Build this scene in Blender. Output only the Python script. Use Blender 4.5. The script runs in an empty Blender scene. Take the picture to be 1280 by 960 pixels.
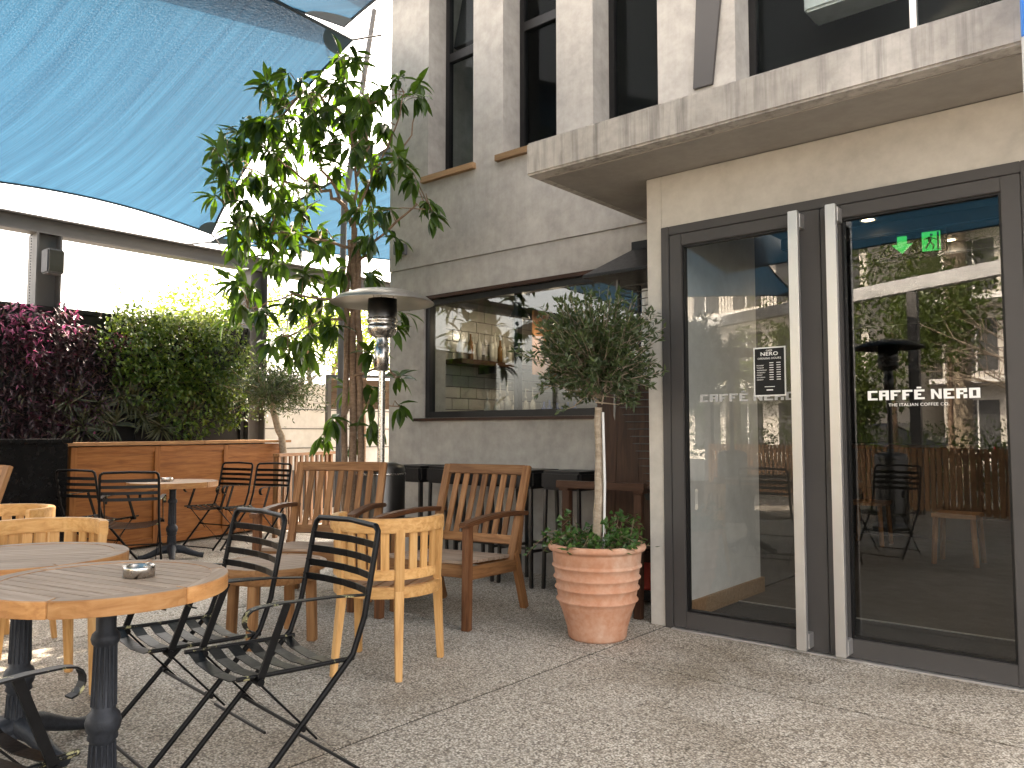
import bpy, bmesh, math, random
from mathutils import Vector, Matrix, noise
R = math.radians
rnd = random.Random(7)
S = bpy.context.scene
COL = S.collection

# ---------------------------------------------------------------- camera, sky, sun, exposure
CAM = Vector((0, 0, 1.2)); PITCH = R(3.5); YAW = R(40.2); FPX = 990.0
cd = bpy.data.cameras.new('camera'); cam = bpy.data.objects.new('camera', cd); COL.objects.link(cam)
cam.location = CAM; cam.rotation_euler = (R(90) + PITCH, 0, YAW)
cd.sensor_width = 36; cd.lens = FPX / 1280 * 36; cd.clip_start = .05; cd.clip_end = 500
S.camera = cam
SUN_AZ = R(-24); SUN_EL = R(46)
w = bpy.data.worlds.new('World'); S.world = w; w.use_nodes = True
nt = w.node_tree; sky = nt.nodes.new('ShaderNodeTexSky'); sky.sky_type = 'NISHITA'; sky.sun_disc = False
sky.sun_elevation = SUN_EL; sky.sun_rotation = SUN_AZ; sky.dust_density = 5.0; sky.air_density = 1.0; sky.ozone_density = .3
hz = nt.nodes.new('ShaderNodeHueSaturation'); hz.inputs['Saturation'].default_value = .3   # thin bright haze whitens the sky
nt.links.new(sky.outputs[0], hz.inputs['Color']); nt.links.new(hz.outputs[0], nt.nodes['Background'].inputs[0]); nt.nodes['Background'].inputs[1].default_value = .15
ld = bpy.data.lights.new('sun', 'SUN'); sun = bpy.data.objects.new('sun', ld); COL.objects.link(sun)
ld.energy = 3.0; ld.angle = R(.6); ld.color = (1, .93, .82)
sd = Vector((math.sin(SUN_AZ) * math.cos(SUN_EL), math.cos(SUN_AZ) * math.cos(SUN_EL), math.sin(SUN_EL)))
sun.rotation_euler = sd.to_track_quat('Z', 'Y').to_euler()
S.view_settings.view_transform = 'Standard'; S.view_settings.look = 'None'; S.view_settings.gamma = 1
S.view_settings.exposure = 3.3
S.view_settings.use_white_balance = True; S.view_settings.white_balance_temperature = 7500; S.view_settings.white_balance_tint = 13
S.render.engine = 'CYCLES'

# pixel of the photograph -> direction; distances come from ground, walls and known heights
_cp, _sp = math.cos(PITCH), math.sin(PITCH)
FW = Vector((-math.sin(YAW) * _cp, math.cos(YAW) * _cp, _sp)); RT = Vector((math.cos(YAW), math.sin(YAW), 0))
UPV = Vector((math.sin(YAW) * _sp, -math.cos(YAW) * _sp, _cp))
def ray(x, y): return FW + RT * ((x - 640) / FPX) + UPV * ((480 - y) / FPX)
def dep(x, y, d): return CAM + ray(x, y) * d
def onx(x, y, X): r = ray(x, y); return CAM + r * (X / r.x)
def ony(x, y, Y): r = ray(x, y); return CAM + r * (Y / r.y)

# ---------------------------------------------------------------- materials
MATS = {}
class N:
    def __init__(s, name):
        m = bpy.data.materials.new(name); m.use_nodes = True; s.m = m; s.t = m.node_tree; s.p = s.t.nodes['Principled BSDF']
        MATS[name] = m
    def n(s, typ, **kw):
        x = s.t.nodes.new(typ)
        for k, v in kw.items():
            if k.startswith('i_'):
                k = k[2:]; k = int(k) if k.isdigit() else k.replace('_', ' ')
                x.inputs[k].default_value = v
            else: setattr(x, k, v)
        return x
    def l(s, a, b): s.t.links.new(a, b)
    def coord(s, scale=(1, 1, 1), rand=True, kind='Object'):
        tc = s.n('ShaderNodeTexCoord'); mp = s.n('ShaderNodeMapping'); mp.inputs['Scale'].default_value = scale
        s.l(tc.outputs[kind], mp.inputs[0])
        if rand:
            oi = s.n('ShaderNodeObjectInfo'); ml = s.n('ShaderNodeMath', operation='MULTIPLY', i_1=37.0)
            s.l(oi.outputs['Random'], ml.inputs[0]); cb = s.n('ShaderNodeCombineXYZ')
            for k in range(3): s.l(ml.outputs[0], cb.inputs[k])
            s.l(cb.outputs[0], mp.inputs['Location'])
        return mp.outputs[0]
    def noise(s, vec, scale, detail=6, rough=.6, dist=0):
        x = s.n('ShaderNodeTexNoise'); x.inputs['Scale'].default_value = scale; x.inputs['Detail'].default_value = detail
        x.inputs['Roughness'].default_value = rough; x.inputs['Distortion'].default_value = dist
        s.l(vec, x.inputs['Vector']); return x.outputs['Fac']
    def ramp(s, fac, stops):
        x = s.n('ShaderNodeValToRGB'); e = x.color_ramp.elements
        while len(e) < len(stops): e.new(.5)
        for k, (p, c) in enumerate(stops): e[k].position = p; e[k].color = (*c, 1) if len(c) == 3 else c
        s.l(fac, x.inputs[0]); return x.outputs[0]
    def mix(s, fac, a, b, typ='MIX'):
        x = s.n('ShaderNodeMix', data_type='RGBA', blend_type=typ)
        for sock, v in ((x.inputs[0], fac), (x.inputs[6], a), (x.inputs[7], b)):
            if isinstance(v, (int, float)): sock.default_value = v
            elif isinstance(v, tuple): sock.default_value = (*v, 1)
            else: s.l(v, sock)
        return x.outputs[2]
    def bump(s, h, strength=.3, dist=.01):
        b = s.n('ShaderNodeBump'); b.inputs['Strength'].default_value = strength; b.inputs['Distance'].default_value = dist
        s.l(h, b.inputs['Height']); s.l(b.outputs[0], s.p.inputs['Normal'])
    def base(s, v):
        if isinstance(v, tuple): s.p.inputs['Base Color'].default_value = (*v, 1)
        else: s.l(v, s.p.inputs['Base Color'])
    def rough(s, v):
        if isinstance(v, (int, float)): s.p.inputs['Roughness'].default_value = v
        else: s.l(v, s.p.inputs['Roughness'])

def plain(name, col, rough=.5, metal=0, var=.12, nscale=9, bump=0, spec=.32):
    q = N(name); v = q.coord(); f = q.noise(v, nscale, 5)
    lo = tuple(c * (1 - var) for c in col); hi = tuple(min(1, c * (1 + var)) for c in col)
    q.base(q.ramp(f, [(.3, lo), (.7, hi)])); q.p.inputs['Metallic'].default_value = metal
    q.p.inputs['Specular IOR Level'].default_value = spec
    f2 = q.noise(v, nscale * 4, 3)
    mr = q.n('ShaderNodeMapRange'); mr.inputs[3].default_value = max(0, rough - .1); mr.inputs[4].default_value = min(1, rough + .12)
    q.l(f2, mr.inputs[0]); q.rough(mr.outputs[0])
    if bump: q.bump(f2, bump, .004)
    return q.m

def wood(name, dark, mid, light, rough=.5, grain=1.0, stain=0.0, vary=.25):
    q = N(name); v = q.coord((1.2 * grain, 14 * grain, 14 * grain))
    f = q.noise(v, 3.0, 8, .62, .6); v2 = q.coord((.7, 5, 5)); f2 = q.noise(v2, 2.0, 3, .5, .3)
    c = q.ramp(f, [(.28, dark), (.5, mid), (.72, light)])
    c = q.mix(q.ramp(f2, [(.35, (0, 0, 0)), (.7, (1, 1, 1))]), c, q.mix(1, c, light, 'MULTIPLY'), 'MIX') if stain else c
    oi = q.n('ShaderNodeObjectInfo'); mr = q.n('ShaderNodeMapRange'); mr.inputs[3].default_value = 1 - vary; mr.inputs[4].default_value = 1 + vary
    q.l(oi.outputs['Random'], mr.inputs[0]); hs = q.n('ShaderNodeHueSaturation'); q.l(mr.outputs[0], hs.inputs['Value']); q.l(c, hs.inputs['Color'])
    q.base(hs.outputs[0]); q.rough(rough + .05); q.bump(f, .25, .002); q.p.inputs['Specular IOR Level'].default_value = .22
    return q.m

def concrete(name, cols, streak=.0, scale=1.0, bump=.15, horiz=False):
    q = N(name); v = q.coord((scale,) * 3, False); f = q.noise(v, 1.3, 8, .62, .4); f2 = q.noise(v, 9, 6, .65)
    c = q.ramp(f, [(.3, cols[0]), (.5, cols[1]), (.7, cols[2])])
    c = q.mix(.35, c, q.ramp(f2, [(.35, cols[0]), (.65, cols[2])]))
    if streak:
        v3 = q.coord((9, 9, .55), False); f3 = q.noise(v3, 2.2, 5, .6)
        c = q.mix(q.ramp(f3, [(.47, (0, 0, 0)), (.72, (streak,) * 3)]), c, tuple(x * .45 for x in cols[0]))
        v4 = q.coord((1, 1, .8), False); f4 = q.noise(v4, 1.1, 4, .5)
        c = q.mix(q.ramp(f4, [(.5, (0, 0, 0)), (.7, (streak * .6,) * 3)]), c, tuple(x * .6 for x in cols[0]))
    q.base(c); q.rough(.8); q.bump(f2, bump, .006)
    return q.m

def leafmat(name, cols, trans=.35, tcol=None, rough=.35):
    q = N(name); v = q.coord((1, 1, 1)); f = q.noise(v, 6, 2)
    geo = q.n('ShaderNodeNewGeometry')
    c = q.ramp(geo.outputs['Random Per Island'], [(0.0, cols[0]), (.5, cols[1]), (1.0, cols[2])])
    c = q.mix(.25, c, q.ramp(f, [(.3, cols[0]), (.7, cols[2])]))
    q.base(c); q.rough(rough)
    tr = q.n('ShaderNodeBsdfTranslucent'); tc = q.mix(1, c, tcol or (1.9, 2.0, .7), 'MULTIPLY'); q.l(tc, tr.inputs[0])
    ms = q.n('ShaderNodeMixShader'); ms.inputs[0].default_value = trans
    out = q.t.nodes['Material Output']; q.l(q.p.outputs[0], ms.inputs[1]); q.l(tr.outputs[0], ms.inputs[2]); q.l(ms.outputs[0], out.inputs[0])
    return q.m

def glassmat(name, f0=.1, tint=(.86, .9, .9)):
    q = N(name); q.t.nodes.remove(q.p)
    tr = q.n('ShaderNodeBsdfTransparent'); tr.inputs[0].default_value = (*tint, 1)
    gl = q.n('ShaderNodeBsdfGlossy'); gl.inputs['Roughness'].default_value = 0.0; gl.inputs[0].default_value = (1, 1, 1, 1)
    geo = q.n('ShaderNodeNewGeometry'); dt = q.n('ShaderNodeVectorMath', operation='DOT_PRODUCT')
    q.l(geo.outputs['Incoming'], dt.inputs[0]); q.l(geo.outputs['Normal'], dt.inputs[1])
    ab = q.n('ShaderNodeMath', operation='ABSOLUTE'); q.l(dt.outputs['Value'], ab.inputs[0])
    om = q.n('ShaderNodeMath', operation='SUBTRACT', i_0=1.0); q.l(ab.outputs[0], om.inputs[1])
    pw = q.n('ShaderNodeMath', operation='POWER', i_1=5.0); q.l(om.outputs[0], pw.inputs[0])
    fr = q.n('ShaderNodeMath', operation='MULTIPLY_ADD', i_1=1 - f0, i_2=f0); q.l(pw.outputs[0], fr.inputs[0])   # thin pane, alike from both sides
    ms = q.n('ShaderNodeMixShader'); q.l(fr.outputs[0], ms.inputs[0]); q.l(tr.outputs[0], ms.inputs[1]); q.l(gl.outputs[0], ms.inputs[2])
    q.l(ms.outputs[0], q.t.nodes['Material Output'].inputs[0]); return q.m

def emis(name, col, st):
    q = N(name); q.base((.0, .0, .0)); q.p.inputs['Emission Color'].default_value = (*col, 1); q.p.inputs['Emission Strength'].default_value = st; return q.m

concrete('wall_concrete', [(.24, .225, .205), (.355, .335, .308), (.46, .435, .4)], streak=.1)
concrete('slab_concrete', [(.3, .28, .255), (.46, .43, .395), (.58, .545, .5)], streak=.75, scale=1.6)
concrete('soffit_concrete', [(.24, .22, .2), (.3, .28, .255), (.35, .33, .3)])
concrete('door_plaster', [(.39, .36, .315), (.49, .455, .4), (.56, .525, .465)], scale=1.4, bump=.1)
concrete('white_render', [(.5, .48, .45), (.6, .58, .55), (.68, .66, .63)])
plain('frame_grey', (.06, .056, .054), .45, .0, .05, 3)
plain('frame_black', (.008, .008, .0085), .42, 0, .2, spec=.3)
plain('aluminium', (.62, .61, .6), .38, .85, .04, 4)
plain('steel', (.55, .53, .5), .26, 1.0, .08, 5)
plain('steel_dark', (.1, .097, .094), .35, 1.0, .12, 5)
plain('black_paint', (.0045, .0045, .005), .36, 0, .3, 20, .15, .15)
plain('joint_dark', (.025, .022, .02), .95)
plain('hood_steel', (.4, .39, .37), .42, 1.0, .1, 5)
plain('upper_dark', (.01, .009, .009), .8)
plain('black_gloss', (.005, .005, .0055), .25, 0, .2, 4, 0, .3)
plain('black_leather', (.007, .0065, .0065), .38, 0, .2, 30, .25, .35)
plain('cast_iron', (.03, .034, .042), .5, .3, .25, 40, .3)
plain('beam_grey', (.13, .125, .12), .5, .3, .08, 4)
plain('white_plastic', (.62, .62, .61), .45)
plain('red_paint', (.32, .03, .018), .45)
plain('conduit', (.11, .11, .115), .5)
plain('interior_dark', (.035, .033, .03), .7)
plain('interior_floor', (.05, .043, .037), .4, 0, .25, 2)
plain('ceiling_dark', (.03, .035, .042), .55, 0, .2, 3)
plain('mat_dark', (.022, .022, .023), .95, 0, .35, 120, .5)
plain('tile', (.42, .39, .34), .18, 0, .1, 3)
plain('grout', (.12, .11, .1), .9)
plain('bottle_clear', (.55, .52, .46), .2, 0, .2)
plain('bottle_amber', (.2, .1, .04), .2)
plain('bottle_blue', (.03, .06, .2), .25)
plain('orange_board', (.5, .24, .11), .5, 0, .1, 1.5)
plain('print_white', (.78, .77, .74), .5, 0, .03)
plain('print_grey', (.4, .4, .39), .5, 0, .03)
plain('print_black', (.012, .012, .012), .6)
plain('road', (.055, .055, .055), .85, 0, .2, 20)
plain('car_silver', (.35, .36, .38), .25, .6, .03)
plain('car_dark', (.05, .055, .07), .22, .3, .03)
plain('tyre', (.015, .015, .015), .8)
plain('red_lamp', (.4, .02, .02), .3)
plain('far_building', (.62, .58, .52), .8)
plain('far_glazing', (.06, .06, .06), .4)  # dark grey for the windows of street buildings and cars
plain('blue_banner', (.03, .2, .62), .5, 0, .05)
emis('lamp_glow', (1, .78, .5), 3)
emis('exit_green', (.02, .75, .16), .085)
wood('teak_light', (.4, .195, .065), (.57, .315, .12), (.67, .41, .18), .42, vary=.1)
wood('teak_brown', (.12, .052, .021), (.225, .105, .044), (.33, .175, .08), .42, vary=.25)
wood('teak_dark', (.06, .024, .011), (.115, .048, .022), (.18, .085, .04), .4, vary=.2)
wood('teak_mid', (.2, .095, .04), (.3, .15, .065), (.4, .22, .1), .45, vary=.18)
wood('table_grey', (.23, .16, .115), (.32, .235, .175), (.4, .31, .24), .62, vary=.12)
wood('table_rim', (.31, .135, .05), (.45, .22, .085), (.55, .3, .13), .35, vary=.2)
wood('counter_ply', (.18, .06, .016), (.3, .11, .03), (.4, .165, .052), .38, grain=.8, vary=.1)
wood('dark_stain', (.022, .009, .005), (.042, .018, .01), (.07, .032, .018), .4, vary=.2)
wood('skirting', (.2, .12, .06), (.28, .17, .09), (.33, .21, .12), .5)
wood('bark', (.16, .1, .065), (.24, .16, .11), (.33, .235, .17), .8, vary=.1)
wood('pale_bark', (.22, .17, .12), (.33, .265, .2), (.44, .37, .29), .85, vary=.1)
leafmat('ficus_leaf', [(.014, .034, .007), (.034, .072, .014), (.07, .125, .025)], .34, (2.2, 2.4, .5))
leafmat('olive_leaf', [(.02, .036, .012), (.042, .066, .024), (.1, .13, .06)], .25)
leafmat('ivy_leaf', [(.02, .06, .012), (.04, .1, .022), (.075, .15, .04)], .25)
leafmat('purple_leaf', [(.018, .008, .011), (.042, .016, .022), (.085, .04, .045)], .2, (1.8, .8, 1.1))
leafmat('pink_leaf', [(.12, .02, .05), (.3, .05, .13), (.46, .14, .25)], .4, (1.5, .9, 1.3))
leafmat('shrub_leaf', [(.02, .046, .009), (.055, .105, .018), (.11, .175, .035)], .38, (2.4, 2.2, .5))
leafmat('sunlit_leaf', [(.08, .12, .02), (.13, .18, .035), (.2, .25, .06)], .48, (1.5, 1.5, .8))  # lighter yellow-green shrub leaf, the sun's glow put into its colour
leafmat('blade_leaf', [(.03, .04, .017), (.055, .065, .03), (.1, .09, .045)], .25)
leafmat('palm_leaf', [(.04, .065, .015), (.075, .11, .03), (.13, .16, .05)], .3)
glassmat('door_glass', .075); glassmat('window_glass', .06); glassmat('upper_glass', .002)

q = N('terracotta'); v = q.coord((1, 1, 1)); f = q.noise(v, 3.2, 7, .65); f2 = q.noise(v, 24, 4)
c = q.ramp(f, [(.3, (.4, .17, .09)), (.52, (.5, .245, .145)), (.72, (.58, .39, .29))])
q.base(q.mix(.2, c, q.ramp(f2, [(.4, (.38, .16, .09)), (.65, (.66, .5, .4))]))); q.rough(.85); q.bump(f2, .2, .003)

q = N('aggregate'); v = q.coord((1, 1, 1), False)
vo = q.n('ShaderNodeTexVoronoi'); vo.inputs['Scale'].default_value = 120; q.l(v, vo.inputs['Vector'])
vr = q.n('ShaderNodeSeparateColor'); q.l(vo.outputs['Color'], vr.inputs[0])
c = q.ramp(vr.outputs[0], [(0, (.13, .112, .092)), (.2, (.34, .295, .243)), (.55, (.49, .435, .365)), (.85, (.61, .555, .48)), (1, (.73, .69, .62))])
edge = q.ramp(vo.outputs['Distance'], [(.35, (1, 1, 1)), (.75, (.42, .4, .37))])
c = q.mix(1, c, edge, 'MULTIPLY'); big = q.noise(v, .9, 6, .6, .5); bigger = q.noise(v, 3.2, 5, .7)
c = q.mix(q.ramp(big, [(.48, (0, 0, 0)), (.66, (.75, .75, .75))]), c, q.mix(1, c, (.52, .47, .4), 'MULTIPLY'))
c = q.mix(q.ramp(bigger, [(.5, (0, 0, 0)), (.75, (.3, .3, .3))]), c, (.36, .33, .29))
q.base(c); q.rough(.7); q.bump(vo.outputs['Distance'], .5, .004)

q = N('sail_cloth'); tc = q.n('ShaderNodeTexCoord'); uvm = q.n('ShaderNodeMapping'); uvm.inputs['Scale'].default_value = (70, 1.0, 1); uvm.inputs['Rotation'].default_value = (0, 0, R(0))
q.l(tc.outputs['UV'], uvm.inputs[0]); f = q.noise(uvm.outputs[0], 1.0, 5, .6)
uv2 = q.n('ShaderNodeMapping'); uv2.inputs['Scale'].default_value = (11, .35, 1); q.l(tc.outputs['UV'], uv2.inputs[0]); f2 = q.noise(uv2.outputs[0], 1.0, 4, .5)
uv3 = q.n('ShaderNodeMapping'); uv3.inputs['Scale'].default_value = (110, 60, 1); q.l(tc.outputs['UV'], uv3.inputs[0]); f3 = q.noise(uv3.outputs[0], 1.0, 2, .5)
c = q.ramp(f, [(.32, (.0055, .021, .04)), (.68, (.0125, .044, .075))]); c = q.mix(.5, c, q.ramp(f2, [(.35, (.0065, .024, .045)), (.65, (.0125, .044, .075))]))
q.base(c); q.rough(.75)
tr = q.n('ShaderNodeBsdfTranslucent'); q.l(q.mix(1, c, (1.15, 1.15, 1.15), 'MULTIPLY'), tr.inputs[0])
m1 = q.n('ShaderNodeMixShader'); m1.inputs[0].default_value = .72; q.l(q.p.outputs[0], m1.inputs[1]); q.l(tr.outputs[0], m1.inputs[2])
tp = q.n('ShaderNodeBsdfTransparent'); tp.inputs[0].default_value = (.8, .92, 1, 1)
m2 = q.n('ShaderNodeMixShader'); q.l(q.ramp(f3, [(.45, (.0, .0, .0)), (.7, (.035, .035, .035))]), m2.inputs[0]); q.l(m1.outputs[0], m2.inputs[1]); q.l(tp.outputs[0], m2.inputs[2])
q.l(m2.outputs[0], q.t.nodes['Material Output'].inputs[0])
q = N('worn_paint'); v = q.coord((1, 1, 1)); f = q.noise(v, 28, 6, .7); f2 = q.noise(v, 7, 3)
fl = q.mix(1, q.ramp(f, [(.56, (0, 0, 0)), (.6, (1, 1, 1))]), q.ramp(f2, [(.48, (0, 0, 0)), (.56, (1, 1, 1))]), 'MULTIPLY')
q.base(q.mix(fl, (.0045, .0045, .005), (.3, .28, .15))); q.rough(.45); q.p.inputs['Specular IOR Level'].default_value = .2
plain('sail_patch', (.03, .06, .085), .8)
plain('sail_hem', (.02, .035, .05), .7)

# ---------------------------------------------------------------- mesh helpers
def prop(o, label=None, cat=None, group=None, kind=None):
    if label: o['label'] = label
    if cat: o['category'] = cat
    if group: o['group'] = group
    if kind: o['kind'] = kind
    return o
def link(name, me, parent=None, loc=None):
    o = bpy.data.objects.new(name, me); COL.objects.link(o)
    if parent: o.parent = parent
    if loc is not None: o.location = loc
    return o
def empty(name, loc, face=None, label=None, cat=None, group=None, rz=None):
    o = link(name, None, None, loc); o.empty_display_size = .1
    if face is not None: o.rotation_euler = (0, 0, math.atan2(face[1], face[0]) - math.pi / 2)
    if rz is not None: o.rotation_euler = (0, 0, rz)
    return prop(o, label, cat, group)
def copy_tree(o, parent=None):
    c = o.copy(); COL.objects.link(c); c.parent = parent
    for ch in list(o.children): copy_tree(ch, c)
    return c
def face_z(f): return math.atan2(f[1], f[0]) - math.pi / 2

class MB:
    def __init__(s): s.v = []; s.f = []; s.m = []; s.sm = []
    def add(s, vs, fs, mi=0, sm=False):
        b = len(s.v); s.v += [tuple(x) for x in vs]
        for f in fs: s.f.append(tuple(i + b for i in f)); s.m.append(mi); s.sm.append(sm)
    def box(s, c, d, M=None, mi=0):
        c = Vector(c); h = Vector(d) / 2
        vs = [Vector((x * h.x, y * h.y, z * h.z)) for x in (-1, 1) for y in (-1, 1) for z in (-1, 1)]
        if M: vs = [M @ p for p in vs]
        s.add([c + p for p in vs], [(0, 1, 3, 2), (4, 6, 7, 5), (0, 4, 5, 1), (2, 3, 7, 6), (0, 2, 6, 4), (1, 5, 7, 3)], mi)
    def span(s, a, b, mi=0):
        s.box([(a[k] + b[k]) / 2 for k in range(3)], [abs(b[k] - a[k]) for k in range(3)], None, mi)
    def tube(s, pts, r, n=8, mi=0, cap=True, flat=None):
        pts = [Vector(p) for p in pts]; rs = r if isinstance(r, (list, tuple)) else [r] * len(pts)
        rings = []; ref = None
        for i, p in enumerate(pts):
            t = (pts[min(i + 1, len(pts) - 1)] - pts[max(i - 1, 0)]).normalized()
            if ref is None: ref = Vector((0, 0, 1)) if abs(t.z) < .9 else Vector((1, 0, 0))
            a = t.cross(ref).normalized(); b = a.cross(t).normalized(); ref = b
            rings.append([p + (a * math.cos(2 * math.pi * k / n) * (flat or 1) + b * math.sin(2 * math.pi * k / n)) * rs[i] for k in range(n)])
        vs = [q for g in rings for q in g]; fs = []
        for i in range(len(pts) - 1):
            for k in range(n): fs.append((i * n + k, i * n + (k + 1) % n, (i + 1) * n + (k + 1) % n, (i + 1) * n + k))
        s.add(vs, fs, mi, True)
        if cap:
            s.add(rings[0], [tuple(range(n))[::-1]], mi); s.add(rings[-1], [tuple(range(n))], mi)
    def lathe(s, prof, n=32, c=(0, 0, 0), mi=0, sm=True):
        vs = []; fs = []
        for (r, z) in prof:
            for k in range(n):
                a = 2 * math.pi * k / n; vs.append((c[0] + r * math.cos(a), c[1] + r * math.sin(a), c[2] + z))
        for i in range(len(prof) - 1):
            for k in range(n): fs.append((i * n + k, i * n + (k + 1) % n, (i + 1) * n + (k + 1) % n, (i + 1) * n + k))
        s.add(vs, fs, mi, sm)
    def strap(s, pts, wv, th, mi=0):
        # ribbon of width vector wv following pts, thickness th
        pts = [Vector(p) for p in pts]; wv = Vector(wv) / 2; vs = []; fs = []
        for i, p in enumerate(pts):
            t = (pts[min(i + 1, len(pts) - 1)] - pts[max(i - 1, 0)]).normalized(); nn = t.cross(wv).normalized() * th / 2
            vs += [p - wv - nn, p + wv - nn, p + wv + nn, p - wv + nn]
        for i in range(len(pts) - 1):
            for k in range(4): fs.append((i * 4 + k, i * 4 + (k + 1) % 4, i * 4 + 4 + (k + 1) % 4, i * 4 + 4 + k))
        e = len(vs) - 4; fs += [(3, 2, 1, 0), (e, e + 1, e + 2, e + 3)]; s.add(vs, fs, mi)
    def prism(s, poly, z0, z1, M=None, mi=0):
        n = len(poly); vs = [Vector((x, y, z0)) for x, y in poly] + [Vector((x, y, z1)) for x, y in poly]
        if M: vs = [M @ p for p in vs]
        s.add(vs, [tuple(range(n))[::-1], tuple(range(n, 2 * n))] + [(k, (k + 1) % n, n + (k + 1) % n, n + k) for k in range(n)], mi)
    def leaf(s, p, d, up, L, W, mi=0, fold=.25, droop=.0, seg=1):
        d = d.normalized(); sd = d.cross(up)
        if sd.length < 1e-4: sd = d.orthogonal()
        sd.normalize(); nn = sd.cross(d)
        if seg == 1:
            m = p + d * L * .45 - nn * droop * L * .25; t = p + d * L - nn * droop * L
            l = m + sd * W / 2 + nn * W * fold; r = m - sd * W / 2 + nn * W * fold
            s.add([p, l, t, r, m], [(0, 4, 1), (1, 4, 2), (2, 4, 3), (3, 4, 0)], mi)
        else:
            ms = []
            for u, wd in ((.0, .05), (.28, .8), (.55, 1.0), (.8, .6), (1.0, .02)):
                c = p + d * L * u - nn * droop * L * u * u; ms += [c + sd * W / 2 * wd + nn * W * fold * wd, c, c - sd * W / 2 * wd + nn * W * fold * wd]
            fs = []
            for i in range(4):
                a = i * 3; fs += [(a, a + 1, a + 4, a + 3), (a + 1, a + 2, a + 5, a + 4)]
            s.add(ms, fs, mi, True)
    def mesh(s, name, mats, bev=0, seg=2):
        me = bpy.data.meshes.new(name); me.from_pydata(s.v, [], s.f)
        for mm in (mats if isinstance(mats, (list, tuple)) else [mats]): me.materials.append(MATS[mm])
        me.polygons.foreach_set('material_index', s.m); me.polygons.foreach_set('use_smooth', s.sm); me.update()
        if bev:
            bm = bmesh.new(); bm.from_mesh(me); bmesh.ops.recalc_face_normals(bm, faces=bm.faces)
            bmesh.ops.bevel(bm, geom=[e for e in bm.edges if len(e.link_faces) == 2 and e.calc_face_angle(0) > .5], offset=bev, segments=seg, affect='EDGES', clamp_overlap=True)
            bm.to_mesh(me); bm.free()
        return me
    def build(s, name, mats, parent=None, loc=None, bev=0, kind=None):
        o = link(name, s.mesh(name, mats, bev), parent, loc)
        if kind: o['kind'] = kind
        return o

CACHE = {}
def boxmesh(name, dims, mat, bev):
    k = (tuple(round(x, 4) for x in dims), mat, bev)
    if k not in CACHE:
        b = MB(); b.box((0, 0, 0), dims); CACHE[k] = b.mesh(name, mat, bev)
    return CACHE[k]
def bar(name, mat, parent, p, q, wd, th, up=(0, 0, 1), bev=.003, taper=None, curve=0):
    """rectangular timber from p to q, length along local X so the grain runs along it; wd across, th along 'up'"""
    p, q = Vector(p), Vector(q); x = (q - p); L = x.length; x.normalize(); u = Vector(up)
    y = u.cross(x)
    if y.length < 1e-4: y = Vector((0, 1, 0)).cross(x)
    y.normalize(); z = x.cross(y)
    if taper or curve:
        k = ('t', round(L, 3), wd, th, mat, bev, taper, curve)
        if k not in CACHE:
            b = MB(); n = 8 if curve else 2; vs = []; fs = []
            for i in range(n):
                u_ = i / (n - 1); f = 1 + ((taper or 1) - 1) * u_; h = curve * (4 * u_ * (1 - u_))
                vs += [(-L / 2 + L * u_, -wd * f / 2, -th * f / 2 + h), (-L / 2 + L * u_, wd * f / 2, -th * f / 2 + h), (-L / 2 + L * u_, wd * f / 2, th * f / 2 + h), (-L / 2 + L * u_, -wd * f / 2, th * f / 2 + h)]
            for i in range(n - 1):
                for kk in range(4): fs.append((i * 4 + kk, i * 4 + (kk + 1) % 4, i * 4 + 4 + (kk + 1) % 4, i * 4 + 4 + kk))
            e = len(vs) - 4; fs += [(3, 2, 1, 0), (e, e + 1, e + 2, e + 3)]; b.add(vs, fs); CACHE[k] = b.mesh(name, mat, bev)
        me = CACHE[k]
    else: me = boxmesh(name, (L, wd, th), mat, bev)
    o = link(name, me, parent); c = (p + q) / 2
    o.matrix_basis = Matrix(((x.x, y.x, z.x, c.x), (x.y, y.y, z.y, c.y), (x.z, y.z, z.z, c.z), (0, 0, 0, 1)))
    return o
def boxpart(name, mat, parent, a, b, bev=.003, kind=None):
    d = [abs(b[k] - a[k]) for k in range(3)]; o = link(name, boxmesh(name, d, mat, bev), parent, [(a[k] + b[k]) / 2 for k in range(3)])
    if kind: o['kind'] = kind
    return o
def rv(a=1): return Vector((rnd.uniform(-1, 1), rnd.uniform(-1, 1), rnd.uniform(-1, 1))) * a
def gauss3(s): return Vector((rnd.gauss(0, s), rnd.gauss(0, s), rnd.gauss(0, s)))
def textmesh(body, size, mat, name='lettering', align='CENTER', bold=0.0, xs=1.0):
    cu = bpy.data.curves.new(name, 'FONT'); cu.body = body; cu.size = size; cu.align_x = align; cu.align_y = 'CENTER'; cu.extrude = .0006; cu.offset = bold
    cu.space_character = 1.08; cu.resolution_u = 3
    o = bpy.data.objects.new(name, cu); COL.objects.link(o); dg = bpy.context.evaluated_depsgraph_get()
    me = bpy.data.meshes.new_from_object(o.evaluated_get(dg)); bpy.data.objects.remove(o); bpy.data.curves.remove(cu)
    for vtx in me.vertices: vtx.co.x *= xs
    me.materials.clear(); me.materials.append(MATS[mat]); return me
FACE_OUT = (R(90), 0, 0)      # text standing upright, read from -Y

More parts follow.
